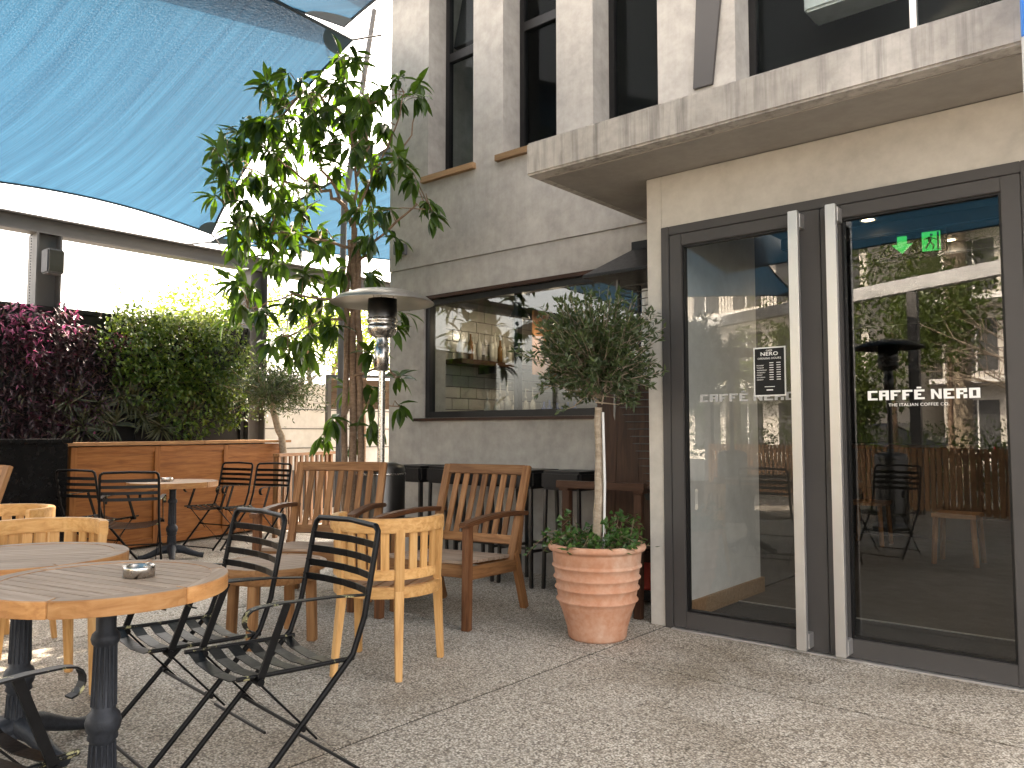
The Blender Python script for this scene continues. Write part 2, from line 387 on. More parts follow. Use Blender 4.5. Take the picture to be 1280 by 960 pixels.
# ================================================================ ground and paving
g = MB(); g.span((-60, -70, -.3), (60, 60, -.012)); prop(g.build('ground', 'road'), kind='structure')
pav = MB(); pav.span((-12.4, -6.6, -.011), (6, 12, -.006)); pav = prop(pav.build('patio_paving', 'joint_dark'), kind='structure')
XE = [-12.4, -10, -7.5, -5, -2.5, 0, 2.5, 6]; YE = [-6.6, -3.9, -1.4, 1.1, 3.62, 5.6, 8.6, 12]
for i in range(7):
    for j in range(7):
        if j >= 5 and i > 2: continue
        if j == 4 and i >= 4: y1 = 4.5
        else: y1 = YE[j + 1]
        b = MB(); gp = .0085; b.span((XE[i] + gp, YE[j] + gp, -.005), (XE[i + 1] - gp, y1 - gp, 0)); b.build('paving_panel', 'aggregate', pav)

# ================================================================ the cafe building
B = empty('cafe_building', (-2.6, 5.35, 0), label='grey concrete cafe building with tall upper windows, canopy slab and glass entrance', cat='building')
def bp(mb, name, mats, parent=None, bev=0, kind=None):       # part of the building, given in world coordinates
    o = mb.build(name, mats, parent or B, None, bev, kind); o.location = Vector((0, 0, 0)) - (B.location if not parent else Vector((0, 0, 0)))
    return o
WY = 5.35; XL = -6.16; XR = 2.5
lw = MB()
lw.span((XL, WY, 0), (-2.55, WY + .3, 1.34)); lw.span((XL, WY, 1.34), (-5.65, WY + .3, 2.5)); lw.span((-2.95, WY, 1.34), (-2.55, WY + .3, 2.5)); lw.span((XL, WY, 2.5), (-2.55, WY + .3, 2.838))
bp(lw, 'lower_wall', 'wall_concrete')
uw = MB(); U = WY - .012; SZ = 3.69; TZ = 6.6
ops = [(-5.60, -4.99), (-4.62, -4.01), (-3.63, -3.02), (-2.38, 2.3)]
uw.span((XL, U, 2.842), (XR, U + .36, SZ)); xs = [XL] + [x for o in ops for x in o] + [XR]
for k in range(0, len(xs), 2): uw.span((xs[k], U, SZ), (xs[k + 1], U + .36, TZ))
uw.span((XL, U, TZ), (XR, U + .36, 8.6)); bp(uw, 'upper_wall', 'wall_concrete')
sw = MB(); sw.span((XL, WY + .3, 0), (XL + .3, 13, 2.838)); sw.span((XL, U + .36, 2.842), (XL + .3, 13, 8.6)); bp(sw, 'side_wall', 'wall_concrete')
rf = MB(); rf.span((XL, WY - .6, 8.602), (XR, 13, 8.8)); bp(rf, 'roof', 'slab_concrete')
# canopy slab with its darker soffit panel and drip groove
cs = MB(); cs.span((-3.17, 3.89, 2.85), (XR, WY - .014, 3.065)); bp(cs, 'canopy_slab', 'slab_concrete', bev=.012)
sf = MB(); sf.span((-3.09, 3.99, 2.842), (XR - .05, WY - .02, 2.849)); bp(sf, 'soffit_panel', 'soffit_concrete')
# entrance block
db = MB(); DY = 4.43
db.span((-2.6, DY, 0), (-2.49, DY + .14, 2.838)); db.span((-2.49, DY, 2.5), (-.49, DY + .14, 2.838)); db.span((-.49, DY, 0), (1.3, DY + .14, 2.838)); db.span((-2.6, DY + .14, 0), (-2.5, WY - .002, 2.838)); db.span((1.2, DY + .14, 0), (1.3, WY - .002, 2.838))
bp(db, 'entrance_wall', 'door_plaster', bev=.004)
# upper windows
for k, (x0, x1) in enumerate(ops):
    wn = MB(); f = .055; gy = U + .24
    z0, z1 = SZ + .03, TZ
    for (a, c) in (((x0, gy, z0), (x0 + f, gy + .06, z1)), ((x1 - f, gy, z0), (x1, gy + .06, z1)), ((x0 + f, gy, z0), (x1 - f, gy + .06, z0 + f)), ((x0 + f, gy, z1 - f), (x1 - f, gy + .06, z1))): wn.span(a, c)
    fo = bp(wn, 'window', 'frame_black', bev=.003)
    def sub(mb, name, mat, bev=0): o = mb.build(name, mat, fo, None, bev); return o
    mids = [4.95] if k != 2 else [5.6]
    if k < 3:
        for mz in mids: t = MB(); t.span((x0 + f + .001, gy - .004, mz), (x1 - f - .001, gy + .052, mz + .09)); sub(t, 'transom', 'frame_black', .003)
        t = MB(); t.box(((x0 + x1) / 2, gy + .03, (z0 + z1) / 2), (x1 - x0 - 2 * f, .006, z1 - z0 - 2 * f)); sub(t, 'pane', 'upper_glass')
        if k == 0:
            t = MB(); t.box(((x0 + x1) / 2, gy + .17, 5.6), (x1 - x0 - .14, .05, 1.0), Matrix.Rotation(R(-12), 4, 'X')); sub(t, 'open_sash', 'frame_black', .004)
    else:
        for mx in (-1.25, -.15, 1.1): t = MB(); t.span((mx - .02, gy - .004, z0 + f), (mx + .02, gy + .052, z1 - f)); sub(t, 'mullion', 'aluminium' if mx == -1.25 else 'frame_black', .003)
        t = MB(); t.box(((x0 + x1) / 2, gy + .03, (z0 + z1) / 2), (x1 - x0 - 2 * f, .006, z1 - z0 - 2 * f)); sub(t, 'pane', 'upper_glass')
    if k < 2:
        t = MB(); t.span((x0 - .06, U - .05, SZ - .03), (x1 + .04, U - .001, SZ + .028)); t.span((x0 + .002, U - .001, SZ + .001), (x1 - .002, gy, SZ + .028)); sub(t, 'sill', 'orange_board' if 0 else 'skirting', .003)
# slanted dark fin between the third and fourth openings
a0, a1 = ony(868, 113, U), ony(892, 106, U); b0, b1 = ony(877, -160, U), ony(917, -160, U)
m = MB(); m.add([a0, a1, b1, b0] + [p + Vector((0, -.025, 0)) for p in (a0, a1, b1, b0)], [(0, 1, 2, 3), (7, 6, 5, 4), (0, 4, 5, 1), (1, 5, 6, 2), (2, 6, 7, 3), (3, 7, 4, 0)])
bp(m, 'slanted_fin', 'frame_grey', bev=.003)
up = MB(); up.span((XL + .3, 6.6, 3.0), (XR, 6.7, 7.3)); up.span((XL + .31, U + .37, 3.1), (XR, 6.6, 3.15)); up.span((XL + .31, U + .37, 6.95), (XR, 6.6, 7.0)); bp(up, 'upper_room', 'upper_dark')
ac = MB(); ac.span((-2.15, 6.1, 4.5), (-1.5, 6.4, 4.75)); bp(ac, 'ceiling_unit', 'white_plastic', bev=.02)
# kitchen window
kx0, kx1, kz0, kz1 = -5.65, -2.95, 1.34, 2.5; f = .06
wn = MB(); y0 = WY + .02; y1 = WY + .1
for (a, c) in (((kx0, y0, kz0), (kx0 + f, y1, kz1)), ((kx1 - f, y0, kz0), (kx1, y1, kz1)), ((kx0 + f, y0, kz0), (kx1 - f, y1, kz0 + f)), ((kx0 + f, y0, kz1 - f), (kx1 - f, y1, kz1))): wn.span(a, c)
kw = bp(wn, 'window', 'frame_black', bev=.003)
t = MB(); t.box(((kx0 + kx1) / 2, WY + .06, (kz0 + kz1) / 2), (kx1 - kx0 - 2 * f, .006, kz1 - kz0 - 2 * f)); t.build('pane', 'window_glass', kw)
t = MB(); t.span((-4.56, y0 + .05, kz0 + f), (-4.51, y1 + .03, kz1 - f)); t.build('mullion', 'frame_black', kw, None, .003)
t = MB(); t.span((kx0 - .12, WY - .03, kz0 - .028), (kx1 + .05, WY + .02, kz0 - .002)); t.build('sill', 'dark_stain', kw, None, .003)
t = MB(); t.span((kx0 - .02, WY - .035, kz1 - .005), (kx1 + .05, WY - .001, kz1 + .03)); t.build('drip_trim', 'dark_stain', kw, None, .003)
# kitchen room behind it
kr = MB(); KB = 8.0
kr.span((XL + .3, KB, 0), (-2.62, KB + .08, 2.84)); kr.span((XL + .301, WY + .301, 2.6), (-2.62, KB - .001, 2.66)); kr.span((-2.62, WY + .301, 0), (-2.55, KB + .08, 2.84)); kr.span((XL + .302, WY + .301, .961), (XL + .32, KB - .001, 2.6)); kr.span((XL + .301, WY + .301, .9), (-2.63, KB - .001, .96))
kr = bp(kr, 'kitchen_room', 'grout')
tb = boxmesh('tile', (.243, .012, .113), 'tile', .003)
for r_ in range(13):
    for c_ in range(13):
        y = WY + .45 + c_ * .25 + (.125 if r_ % 2 else 0); z = 1.02 + r_ * .12
        if y > KB - .14 or z > 2.55: continue
        o = link('tile', tb, kr, Vector((XL + .326, y, z))); o.rotation_euler = (0, 0, R(90))
ck = MB(); ck.span((-5.82, 5.72, 1.24), (-5.3, 7.9, 1.3)); bp(ck, 'kitchen_counter', 'steel_dark', bev=.004)
sh = prop(link('wall_shelf', boxmesh('shelf_board', (1.9, .26, .05), 'dark_stain', .004), None, (XL + .46, 6.75, 1.93)), 'dark wooden shelf of glasses fixed to the tiled kitchen wall', 'shelf'); sh.rotation_euler = (0, 0, R(-90))
boxpart('bracket', 'frame_black', sh, (-.7, -.12, -.1), (-.66, .12, -.026)); boxpart('bracket', 'frame_black', sh, (.4, -.12, -.1), (.44, .12, -.026))
def bottle(name, x, y, z, h, r, mat, label, cat, group, pump=False):
    b = MB()
    if pump: prof = [(0, 0), (r, 0), (r, h * .5), (r * .8, h * .58), (r * .3, h * .64), (r * .3, h * .7), (r * .42, h * .7), (r * .42, h * .76), (r * .14, h * .78), (r * .14, h), (0, h)]
    else: prof = [(0, 0), (r, 0), (r, h * .6), (r * .85, h * .68), (r * .35, h * .78), (r * .35, h), (0, h)]
    b.lathe(prof, 12)
    if pump: b.box((r * .5, 0, h * .97), (r * 1.6, r * .3, r * .3))
    return prop(b.build(name, mat, None, (x, y, z)), label, cat, group)
for i in range(11): bottle('glass_bottle', XL + .46 + rnd.uniform(-.05, .05), 5.95 + i * .1 + rnd.uniform(-.02, .02), 1.955, rnd.uniform(.2, .33), .028, rnd.choice(['bottle_clear', 'bottle_clear', 'bottle_amber']), 'slim glass bottle standing on the dark kitchen shelf', 'bottle', 'bottles on the kitchen shelf')
for i in range(8): bottle('pump_bottle', -5.5 + rnd.uniform(-.08, .08), 6.1 + i * .1 + rnd.uniform(-.02, .02), 1.3, rnd.uniform(.3, .44), .036, 'bottle_clear', 'pale syrup pump bottle standing on the counter behind the kitchen window', 'bottle', 'pump bottles behind the kitchen window', True)
for i in range(6): bottle('blue_bottle', -5.45 + rnd.uniform(-.03, .03), 7.0 + i * .11, 1.3, rnd.uniform(.2, .28), .04, 'bottle_blue', 'dark blue bottle standing on the counter behind the kitchen window', 'bottle', 'blue bottles behind the kitchen window')
ob = prop(link('menu_board', boxmesh('menu_board', (.95, .03, .72), 'orange_board', .004), None, (-5.55, 7.3, 2.2)), 'tan orange board hanging inside the kitchen window', 'board'); ob.rotation_euler = (0, 0, R(-80))
hd = MB(); hd.tube([(-.4, 0, .36), (-.4, 0, .41)], .006); o = hd.build('hanger', 'frame_black', ob); hd = MB(); hd.tube([(.4, 0, .36), (.4, 0, .41)], .006); hd.build('hanger', 'frame_black', ob)
for i, yy in enumerate((6.15, 6.75)):
    pl = empty('pendant_lamp', (-5.1, yy, 2.6), label='black pendant lamp hanging inside the kitchen window', cat='lamp', group='pendant lamps in the kitchen')
    b = MB(); b.tube([(0, 0, 0), (0, 0, -.12)], .006); b.build('cord', 'frame_black', pl); b = MB(); b.lathe([(.02, -.1), (.05, -.13), (.11, -.25), (.1, -.25), (.045, -.135), (0, -.12)], 20); b.build('lamp_shade', 'frame_black', pl)
    b = MB(); b.lathe([(0, -.235), (.02, -.23), (.032, -.2), (.02, -.17), (.012, -.14)], 14); b.build('bulb', 'lamp_glow', pl); sl_ = bpy.data.lights.new('lamp_beam', 'POINT'); sl_.energy = 1.1; sl_.color = (1, .84, .66); sl_.shadow_soft_size = .04; link('lamp_beam', sl_, pl, (0, 0, -.27))
# entrance lobby and dark cafe room
lb = MB()
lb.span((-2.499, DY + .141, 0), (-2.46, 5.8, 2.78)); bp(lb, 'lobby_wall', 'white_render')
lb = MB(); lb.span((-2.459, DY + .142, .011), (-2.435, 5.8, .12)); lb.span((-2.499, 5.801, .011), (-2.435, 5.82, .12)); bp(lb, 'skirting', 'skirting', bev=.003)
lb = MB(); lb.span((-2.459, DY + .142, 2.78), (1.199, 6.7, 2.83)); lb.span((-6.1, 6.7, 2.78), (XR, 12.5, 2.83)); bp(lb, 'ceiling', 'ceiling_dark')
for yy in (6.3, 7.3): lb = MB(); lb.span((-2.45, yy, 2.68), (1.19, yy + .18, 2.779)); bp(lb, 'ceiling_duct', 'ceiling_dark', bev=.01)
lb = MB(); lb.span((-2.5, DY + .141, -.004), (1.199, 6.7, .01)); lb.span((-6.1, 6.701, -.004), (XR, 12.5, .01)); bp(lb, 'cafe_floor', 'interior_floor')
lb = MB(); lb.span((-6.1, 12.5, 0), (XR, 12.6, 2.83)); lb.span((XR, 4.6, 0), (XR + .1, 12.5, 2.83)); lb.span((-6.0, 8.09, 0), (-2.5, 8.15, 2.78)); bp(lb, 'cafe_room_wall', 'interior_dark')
mt = MB(); mt.span((-2.42, 4.6, .0105), (1.15, 5.32, .02)); prop(mt.build('entrance_mat', 'mat_dark', None, None, .002), 'dark grey entrance mat inside the glass doors', 'mat')
mt = MB(); mt.span((-2.42, 5.321, .0105), (1.15, 5.34, .024)); bp(mt, 'mat_trim', 'aluminium')
# interior cafe furniture seen through the glass
def simple_stool(x, y):
    t = empty('wooden_stool', (x, y, .01), label='dark wooden stool standing in the unlit cafe room', cat='stool', group='stools in the cafe room')
    boxpart('seat', 'teak_brown', t, (-.18, -.18, .42), (.18, .18, .46))
    for sx in (-1, 1):
        for sy in (-1, 1): bar('leg', 'teak_brown', t, (sx * .15, sy * .15, .42), (sx * .17, sy * .17, 0), .035, .035)
for x, y in ((-1.6, 8.2), (-.9, 9.2), (.2, 8.8), (-2.6, 9.0)): simple_stool(x, y)
ct = empty('service_counter', (-3.6, 10.2, .01), label='dark service counter at the back of the cafe room', cat='counter'); boxpart('counter_body', 'interior_dark', ct, (-1.8, -.3, 0), (1.8, .3, 1.0)); boxpart('counter_top', 'dark_stain', ct, (-1.85, -.35, 1.0), (1.85, .35, 1.05))
# exit sign and downlights
ex = empty('exit_sign', dep(1142, 304, 5.35), rz=R(8), label='green illuminated emergency exit sign with arrow and running figure', cat='sign')
boxpart('sign_panel', 'frame_black', ex, (-.2, 0, -.075), (.2, .02, .075))
m = MB(); ar = [(-.03, .055), (.03, .055), (.03, 0), (.065, 0), (0, -.065), (-.065, 0), (-.03, 0)]
m.prism([(x - .07, y) for x, y in ar], .001, .004, Matrix.Rotation(R(90), 4, 'X')); m.build('arrow', 'exit_green', ex)
m = MB(); m.prism([(.05, -.065), (.16, -.065), (.16, .065), (.05, .065)], .001, .004, Matrix.Rotation(R(90), 4, 'X')); m.build('pictogram_panel', 'exit_green', ex)
m = MB(); M2 = Matrix.Rotation(R(90), 4, 'X')
for pts in ([(.1, .05), (.115, .05), (.115, .035), (.1, .035)], [(.085, .03), (.11, .03), (.105, -.01), (.09, -.01)], [(.09, -.005), (.1, -.01), (.075, -.05), (.066, -.045)], [(.098, -.008), (.107, -.006), (.125, -.03), (.117, -.034)], [(.117, -.028), (.125, -.03), (.118, -.058), (.11, -.056)], [(.06, .012), (.065, .02), (.088, .027), (.088, .018)], [(.108, .025), (.112, .017), (.135, .005), (.137, .013)], [(.14, -.06), (.152, -.06), (.152, .06), (.14, .06)]):
    m.prism(pts, .0045, .006, M2)
m.build('running_figure', 'frame_black', ex)
for px, py in ((1085, 274), (1187, 299)):
    r_ = ray(px, py); p = CAM + r_ * ((2.778 - 1.2) / r_.z); p.z = 2.78
    d = empty('downlight', p, label='small round lit downlight in the dark lobby ceiling', cat='light', group='lobby downlights')
    b = MB(); b.lathe([(.06, -.001), (.06, -.012), (.045, -.012), (.045, -.004)], 20); b.build('trim_ring', 'white_plastic', d); b = MB(); b.lathe([(.045, -.005), (0, -.005)], 20); b.build('lamp_lens', 'lamp_glow', d)
    sl_ = bpy.data.lights.new('lamp_beam', 'SPOT'); sl_.energy = 3; sl_.color = (1, .86, .68); sl_.spot_size = R(150); sl_.spot_blend = .8; sl_.shadow_soft_size = .05; so = link('lamp_beam', sl_, d, (0, 0, -.02))
# door frame and leaves
F = MB(); fy = DY - .015
F.span((-2.49, fy, 0), (-2.435, DY + .1, 2.5)); F.span((-.545, fy, 0), (-.49, DY + .1, 2.5)); F.span((-2.435, fy, 2.445), (-.545, DY + .1, 2.5))
bp(F, 'door_frame', 'frame_grey', bev=.003)
th = MB(); th.span((-2.435, fy - .03, 0), (-.545, DY + .1, .009)); bp(th, 'threshold', 'aluminium', bev=.002)
GLY = {'C': ['111', '100', '100', '100', '111'], 'A': ['111', '101', '111', '101', '101'], 'F': ['111', '100', '110', '100', '100'], 'E': ['111', '100', '110', '100', '111'], 'N': ['101', '111', '111', '101', '101'], 'R': ['111', '101', '110', '101', '101'], 'O': ['111', '101', '101', '101', '111']}
def blocktext(txt, x0, z0, h, wch, mb, y):
    x = x0
    sv = [0, .34, .66, 1.0]; hv = [1, .79, .6, .4, .21, 0]
    for ch in txt:
        if ch == ' ': x += wch * .45; continue
        if ch == 'N':
            for pl in ([(0, 0), (.28, 0), (.28, 1), (0, 1)], [(.72, 0), (1, 0), (1, 1), (.72, 1)], [(.281, 1), (.281, .62), (.719, 0), (.719, .38)]):
                mb.prism([(x + a * wch, z0 + b * h) for a, b in pl], -y, -y + .0012, Matrix.Rotation(R(90), 4, 'X'))
        else:
            for r_, row in enumerate(GLY[ch]):
                for c_, bit in enumerate(row):
                    if bit == '1': mb.span((x + sv[c_] * wch, y, z0 + hv[r_ + 1] * h), (x + sv[c_ + 1] * wch, y - .0012, z0 + hv[r_] * h))
        x += wch * 1.17
    return x
for side in (-1, 1):
    if side < 0: X0, X1, G0, G1 = -2.432, -1.497, -2.35, -1.61
    else: X0, X1, G0, G1 = -1.493, -.548, -1.385, -.63
    L = empty('door_leaf', (0, 0, 0)); L.parent = B; L.location = -B.location
    for (nm, a, c) in (('stile', (X0, fy + .004, .012), (G0, fy + .07, 2.442)), ('stile', (G1, fy + .004, .012), (X1, fy + .07, 2.442)), ('bottom_rail', (G0, fy + .006, .012), (G1, fy + .068, .11)), ('top_rail', (G0, fy + .006, 2.37), (G1, fy + .068, 2.442))):
        b = MB(); b.span(a, c); b.build(nm, 'frame_grey', L, None, .003)
    b = MB(); bd = .012
    for (a, c) in (((G0, fy + .02, .11), (G0 + bd, fy + .06, 2.37)), ((G1 - bd, fy + .02, .11), (G1, fy + .06, 2.37)), ((G0 + bd, fy + .02, .11), (G1 - bd, fy + .06, .11 + bd)), ((G0 + bd, fy + .02, 2.37 - bd), (G1 - bd, fy + .06, 2.37))): b.span(a, c)
    b.build('glazing_bead', 'frame_black', L)
    b = MB(); b.add([(G0 + bd, fy + .04, .12), (G1 - bd, fy + .04, .12), (G1 - bd, fy + .04, 2.36), (G0 + bd, fy + .04, 2.36)], [(0, 1, 2, 3)]); b.build('pane', 'door_glass', L)
    hx = -1.61 if side < 0 else -1.405
    b = MB(); b.span((hx - .027, fy - .1, .03), (hx + .027, fy - .065, 2.43)); b.build('pull_handle', 'aluminium', L, None, .003)
    for hz in (.035, 2.34): b = MB(); b.span((hx + .0, fy - .066, hz), (hx + .03, fy + .005, hz + .08)); b.build('handle_bracket', 'aluminium', L, None, .002)
    if side > 0:
        b = MB(); b.span((-1.475, fy - .004, .96), (-1.445, fy + .004, 1.04)); b.build('lock_plate', 'steel_dark', L)
    ty = fy + .036; tm = 'print_white' if side > 0 else 'print_grey'; x_, z_, h_, w_ = (-2.25, 1.385, .046, .054) if side < 0 else (-1.275, 1.37, .05, .0485)
    b = MB(); xe = blocktext('CAFFE', x_, z_, h_, w_, b, ty); ax = x_ + 4 * w_ * 1.17; b.span((ax + w_ * .25, ty, z_ + h_ + .006), (ax + w_ * .7, ty - .0012, z_ + h_ + .014)); b.build('lettering', tm, L)
    b = MB(); blocktext('NERO', xe + w_ * .45, z_, h_, w_, b, ty); b.build('lettering', tm, L)
    if side > 0:
        o = link('lettering', textmesh('THE ITALIAN COFFEE CO.', .022, 'print_white', xs=1.05), L, (-1.03, ty, 1.343)); o.rotation_euler = FACE_OUT
# opening hours poster on the left leaf
P = empty('opening_hours_poster', (-1.81, fy + .037, 1.552), label='black opening hours poster with white border stuck on the glass door', cat='poster')
pw, ph = .19, .285
boxpart('border', 'print_white', P, (-pw / 2, -.0025, -ph / 2), (pw / 2, 0, ph / 2), 0); boxpart('backing', 'print_black', P, (-pw / 2 + .008, -.004, -ph / 2 + .008), (pw / 2 - .008, -.0026, ph / 2 - .008), 0)
def ptext(t, x, z, sz, align='CENTER', xs=1, bold=0):
    o = link('lettering', textmesh(t, sz, 'print_white', align=align, xs=xs, bold=bold), P, (x, -.0048, z)); o.rotation_euler = FACE_OUT
ptext('CAFFE', 0, .122, .013); ptext('NERO', 0, .102, .03, xs=1.25, bold=.0006); ptext('OPENING HOURS', 0, .076, .0165)
for k, dname in enumerate(('MONDAY', 'TUESDAY', 'WEDNESDAY', 'THURSDAY', 'FRIDAY', 'SATURDAY', 'SUNDAY')): ptext(dname, -.076, .036 - k * .0138, .0095, 'LEFT')
b = MB()
for k in range(8):
    for xx in (.0, .042): b.box((xx + .012, -.0044, .05 - k * .0138), (.024, .0008, .0045))
b.box((0, -.0044, -.088), (.06, .0008, .004)); b.box((0, -.0044, -.107), (.038, .0008, .007)); b.build('printed_lines', 'print_white', P)
# wall light
wl = empty('wall_light', ony(505, 313, WY - .012), label='small square grey wall light on the concrete facade', cat='light')
boxpart('housing', 'conduit', wl, (-.055, -.1, -.055), (.055, 0, .055), .006); boxpart('lens', 'white_plastic', wl, (-.04, -.08, -.058), (.04, -.02, -.0551), 0)
# banner at the right end of the facade
bn = empty('hanging_banner', dep(1302, 300, 3.0), rz=YAW, label='blue topped banner panel beside the entrance wall', cat='banner')
boxpart('blue_panel', 'blue_banner', bn, (-.035, 0, .8), (.3, .02, 1.6)); boxpart('pole', 'white_plastic', bn, (-.035, 0, -.3), (-.015, .02, .799))

# ================================================================ furniture
# ---- black folding bistro armchair; faces +Y, origin on the ground under the seat centre
def make_bistro():
    t = empty('folding_armchair', (0, 0, 0)); bm = 'black_paint'; W = .225
    for s in (-1, 1):
        b = MB()   # back upright running down past the seat to the front foot
        b.tube([(s * W, .23, 0.012), (s * W, -.19, .44), (s * W, -.235, .56), (s * W * .99, -.285, .82), (s * W * .97, -.292, .85), (s * W * .88, -.296, .866)], .0105, 8); b.build('back_leg', bm, t)
        b = MB(); b.strap([(s * (W - .022), .17, .425), (s * (W - .022), -.26, .012)], (0, .022, .02), .009); b.build('leg', bm, t, None, .002)
        b = MB(); y = [(.215, .43), (-.2, .425)]; b.tube([(s * (W - .012), .215, .435), (s * (W - .012), 0, .428), (s * (W - .012), -.2, .425)], .008, 6); b.build('seat_rail', 'worn_paint', t)
        b = MB()   # arm: flat strap, curled down at the front
        pts = [(s * W, -.24, .635), (s * (W + .01), -.1, .648), (s * (W + .012), .08, .655), (s * (W + .012), .16, .652)]
        for a in range(0, 200, 25): pts.append((s * (W + .012), .17 + .036 * math.sin(R(a)), .614 + .036 * math.cos(R(a))))
        b.strap(pts, (.03, 0, 0), .005); b.build('arm', 'worn_paint', t)
        b = MB(); b.strap([(s * (W + .008), .06, .65), (s * (W + .008), .15, .42)], (0, .022, .008), .008); b.build('arm_post', bm, t)
        b = MB(); b.tube([(s * (W - .03), 0, .24), (s * (W + .018), 0, .24)], .009, 8); b.build('pivot', bm, t); b = MB(); b.tube([(s * (W - .03), .15, .42), (s * (W + .02), .15, .42)], .012, 8); b.build('pivot', bm, t)
        b = MB(); b.tube([(s * (W - .02), .15, .42), (s * (W - .005), -.06, .19)], .004, 5); b.build('stay_rod', bm, t)
    for (y, z) in ((.215, .028), (-.22, .05), (0, .235)): b = MB(); b.tube([(-W, y, z), (W, y, z)], .006, 6); b.build('cross_rod', bm, t)
    b = MB(); b.tube([(-W * .88, -.296, .866), (0, -.31, .872), (W * .88, -.296, .866)], .0105, 8); b.build('top_rail', bm, t)
    sl = None
    for k in range(4):
        z = .80 - k * .052; y = -.281 + k * .0105; b = MB(); b.strap([(-W - .004, y + .004, z), (-W * .9, y - .004, z), (-W * .5, y - .022, z), (0, y - .03, z), (W * .5, y - .022, z), (W * .9, y - .004, z), (W + .004, y + .004, z)], (0, .004, .026), .003); b.build('back_slat', bm, t)
    for k in range(6):
        y = .185 - k * .07
        if sl is None:
            b = MB(); pts = [(-W + .002, 0, .0), (-W + .03, 0, -.008), (-W * .6, 0, -.026), (0, 0, -.036), (W * .6, 0, -.026), (W - .03, 0, -.008), (W - .002, 0, .0)]; b.strap(pts, (0, .042, 0), .003); sl = b.mesh('seat_slat', bm)
        link('seat_slat', sl, t, (0, y, .437 - k * .002))
    return t
bis = make_bistro(); used = []
def place(proto, loc, face, label, cat, group=None):
    o = proto if proto not in used else copy_tree(proto); used.append(proto)
    o.location = loc; o.rotation_euler = (0, 0, face_z(face)); return prop(o, label, cat, group)
GB = 'black folding metal armchairs'
place(bis, (-2.45, 1.60, 0), (-.12, -.99), 'black metal folding armchair with worn flaking arm beside the light wood tub chair', 'chair', GB)
place(bis, (-2.98, 1.57, 0), (-.10, -.99), 'black metal folding armchair pushed under the ashtray table beside the low side table', 'chair', GB)
place(bis, (-2.24, .58, 0), (-.12, .99), 'black metal folding armchair drawn up to the opposite side of the ashtray table', 'chair', GB)
place(bis, (-7.5, 3.12, 0), (-.35, .93), 'black folding armchair at the far ashtray table, next to the black cabinet', 'chair', GB)
place(bis, (-6.93, 3.14, 0), (-.86, .5), 'black folding armchair at the far ashtray table with its back turned, next to the tables', 'chair', GB)
place(bis, (-7.80, 4.40, 0), (.22, -.97), 'black folding armchair standing close against the orange wood counter panel', 'chair', GB)
place(bis, (-7.30, 4.55, 0), (.3, -.95), 'black folding armchair at the far table, nearest the slatted wooden screen', 'chair', GB)

# ---- round teak table on cast iron column; slotted top built of boards
def round_top(parent, r, z0, th, nb, ang, rim=.055, mat='table_grey', rimmat='table_rim'):
    Ra = r - rim; gap = .006; wid = 2 * Ra / nb; M = Matrix.Rotation(ang, 4, 'Z')
    for k in range(nb):
        y0 = -Ra + k * wid + gap / 2; y1 = y0 + wid - gap; n = 7; ys = [y0 + (y1 - y0) * i / n for i in range(n + 1)]
        poly = [(math.sqrt(max(1e-5, Ra * Ra - y * y)) , y) for y in ys] + [(-math.sqrt(max(1e-5, Ra * Ra - y * y)), y) for y in reversed(ys)]
        b = MB(); b.prism(poly, z0 + .006, z0 + th - .0015); o = b.build('board', mat, parent); o.rotation_euler = (0, 0, ang)
    seg = 6
    for k in range(seg):
        a0 = ang + 2 * math.pi * k / seg + .002; a1 = ang + 2 * math.pi * (k + 1) / seg - .002; n = 10
        As = [a0 + (a1 - a0) * i / n for i in range(n + 1)]; am = (a0 + a1) / 2
        poly = [(r * math.cos(a - am), r * math.sin(a - am)) for a in As] + [((Ra + .0008) * math.cos(a - am), (Ra + .0008) * math.sin(a - am)) for a in reversed(As)]
        b = MB(); b.prism([(-y_, x_) for x_, y_ in poly], z0, z0 + th); o = b.build('rim_segment', [rimmat, mat], parent, None, .0025)
        for pg in o.data.polygons:
            if pg.normal.z > .9: pg.material_index = 1
        o.rotation_euler = (0, 0, am - math.pi / 2)
def iron_table(name, loc, r, ang, label):
    t = empty(name, loc, label=label, cat='table', group='round slatted wooden tables'); round_top(t, r, .685, .05, 13, ang)
    b = MB(); b.lathe([(.05, .684), (.05, .675), (.031, .65), (.03, .57), (.04, .56), (.044, .545), (.04, .53), (.031, .52), (.036, .32), (.047, .31), (.054, .285), (.05, .262), (.042, .25), (.046, .235), (.036, .225), (.04, .12), (.055, .09), (.07, .07), (0, .06)], 24)
    b.build('column', 'cast_iron', t)
    b = MB()
    for k in range(14):
        a = 2 * math.pi * k / 14
        for z0, z1, r0, r1 in ((.525, .335, .031, .0355), (.22, .13, .036, .04)): b.tube([(r0 * math.cos(a), r0 * math.sin(a), z0), (r1 * math.cos(a), r1 * math.sin(a), z1)], .0042, 5)
    b.build('fluting', 'cast_iron', t, None, 0, 'stuff')
    for k in range(4):
        a = ang + R(45) + k * math.pi / 2; c, s_ = math.cos(a), math.sin(a)
        b = MB(); b.tube([(c * x, s_ * x, z) for x, z in ((.02, .1), (.1, .085), (.18, .05), (.24, .03), (.285, .022))], [.045, .036, .028, .024, .026], 10); b.build('foot', 'cast_iron', t)
    b = MB(); b.box((0, 0, .678), (.5, .06, .012), Matrix.Rotation(ang, 4, 'Z')); b.box((0, 0, .678), (.06, .5, .0118), Matrix.Rotation(ang, 4, 'Z')); b.build('top_bracket', 'cast_iron', t)
    return t
iron_table('round_table', (-2.655, 1.13, 0), .365, R(13), 'round slotted wooden table with steel ashtray on a fluted iron column')
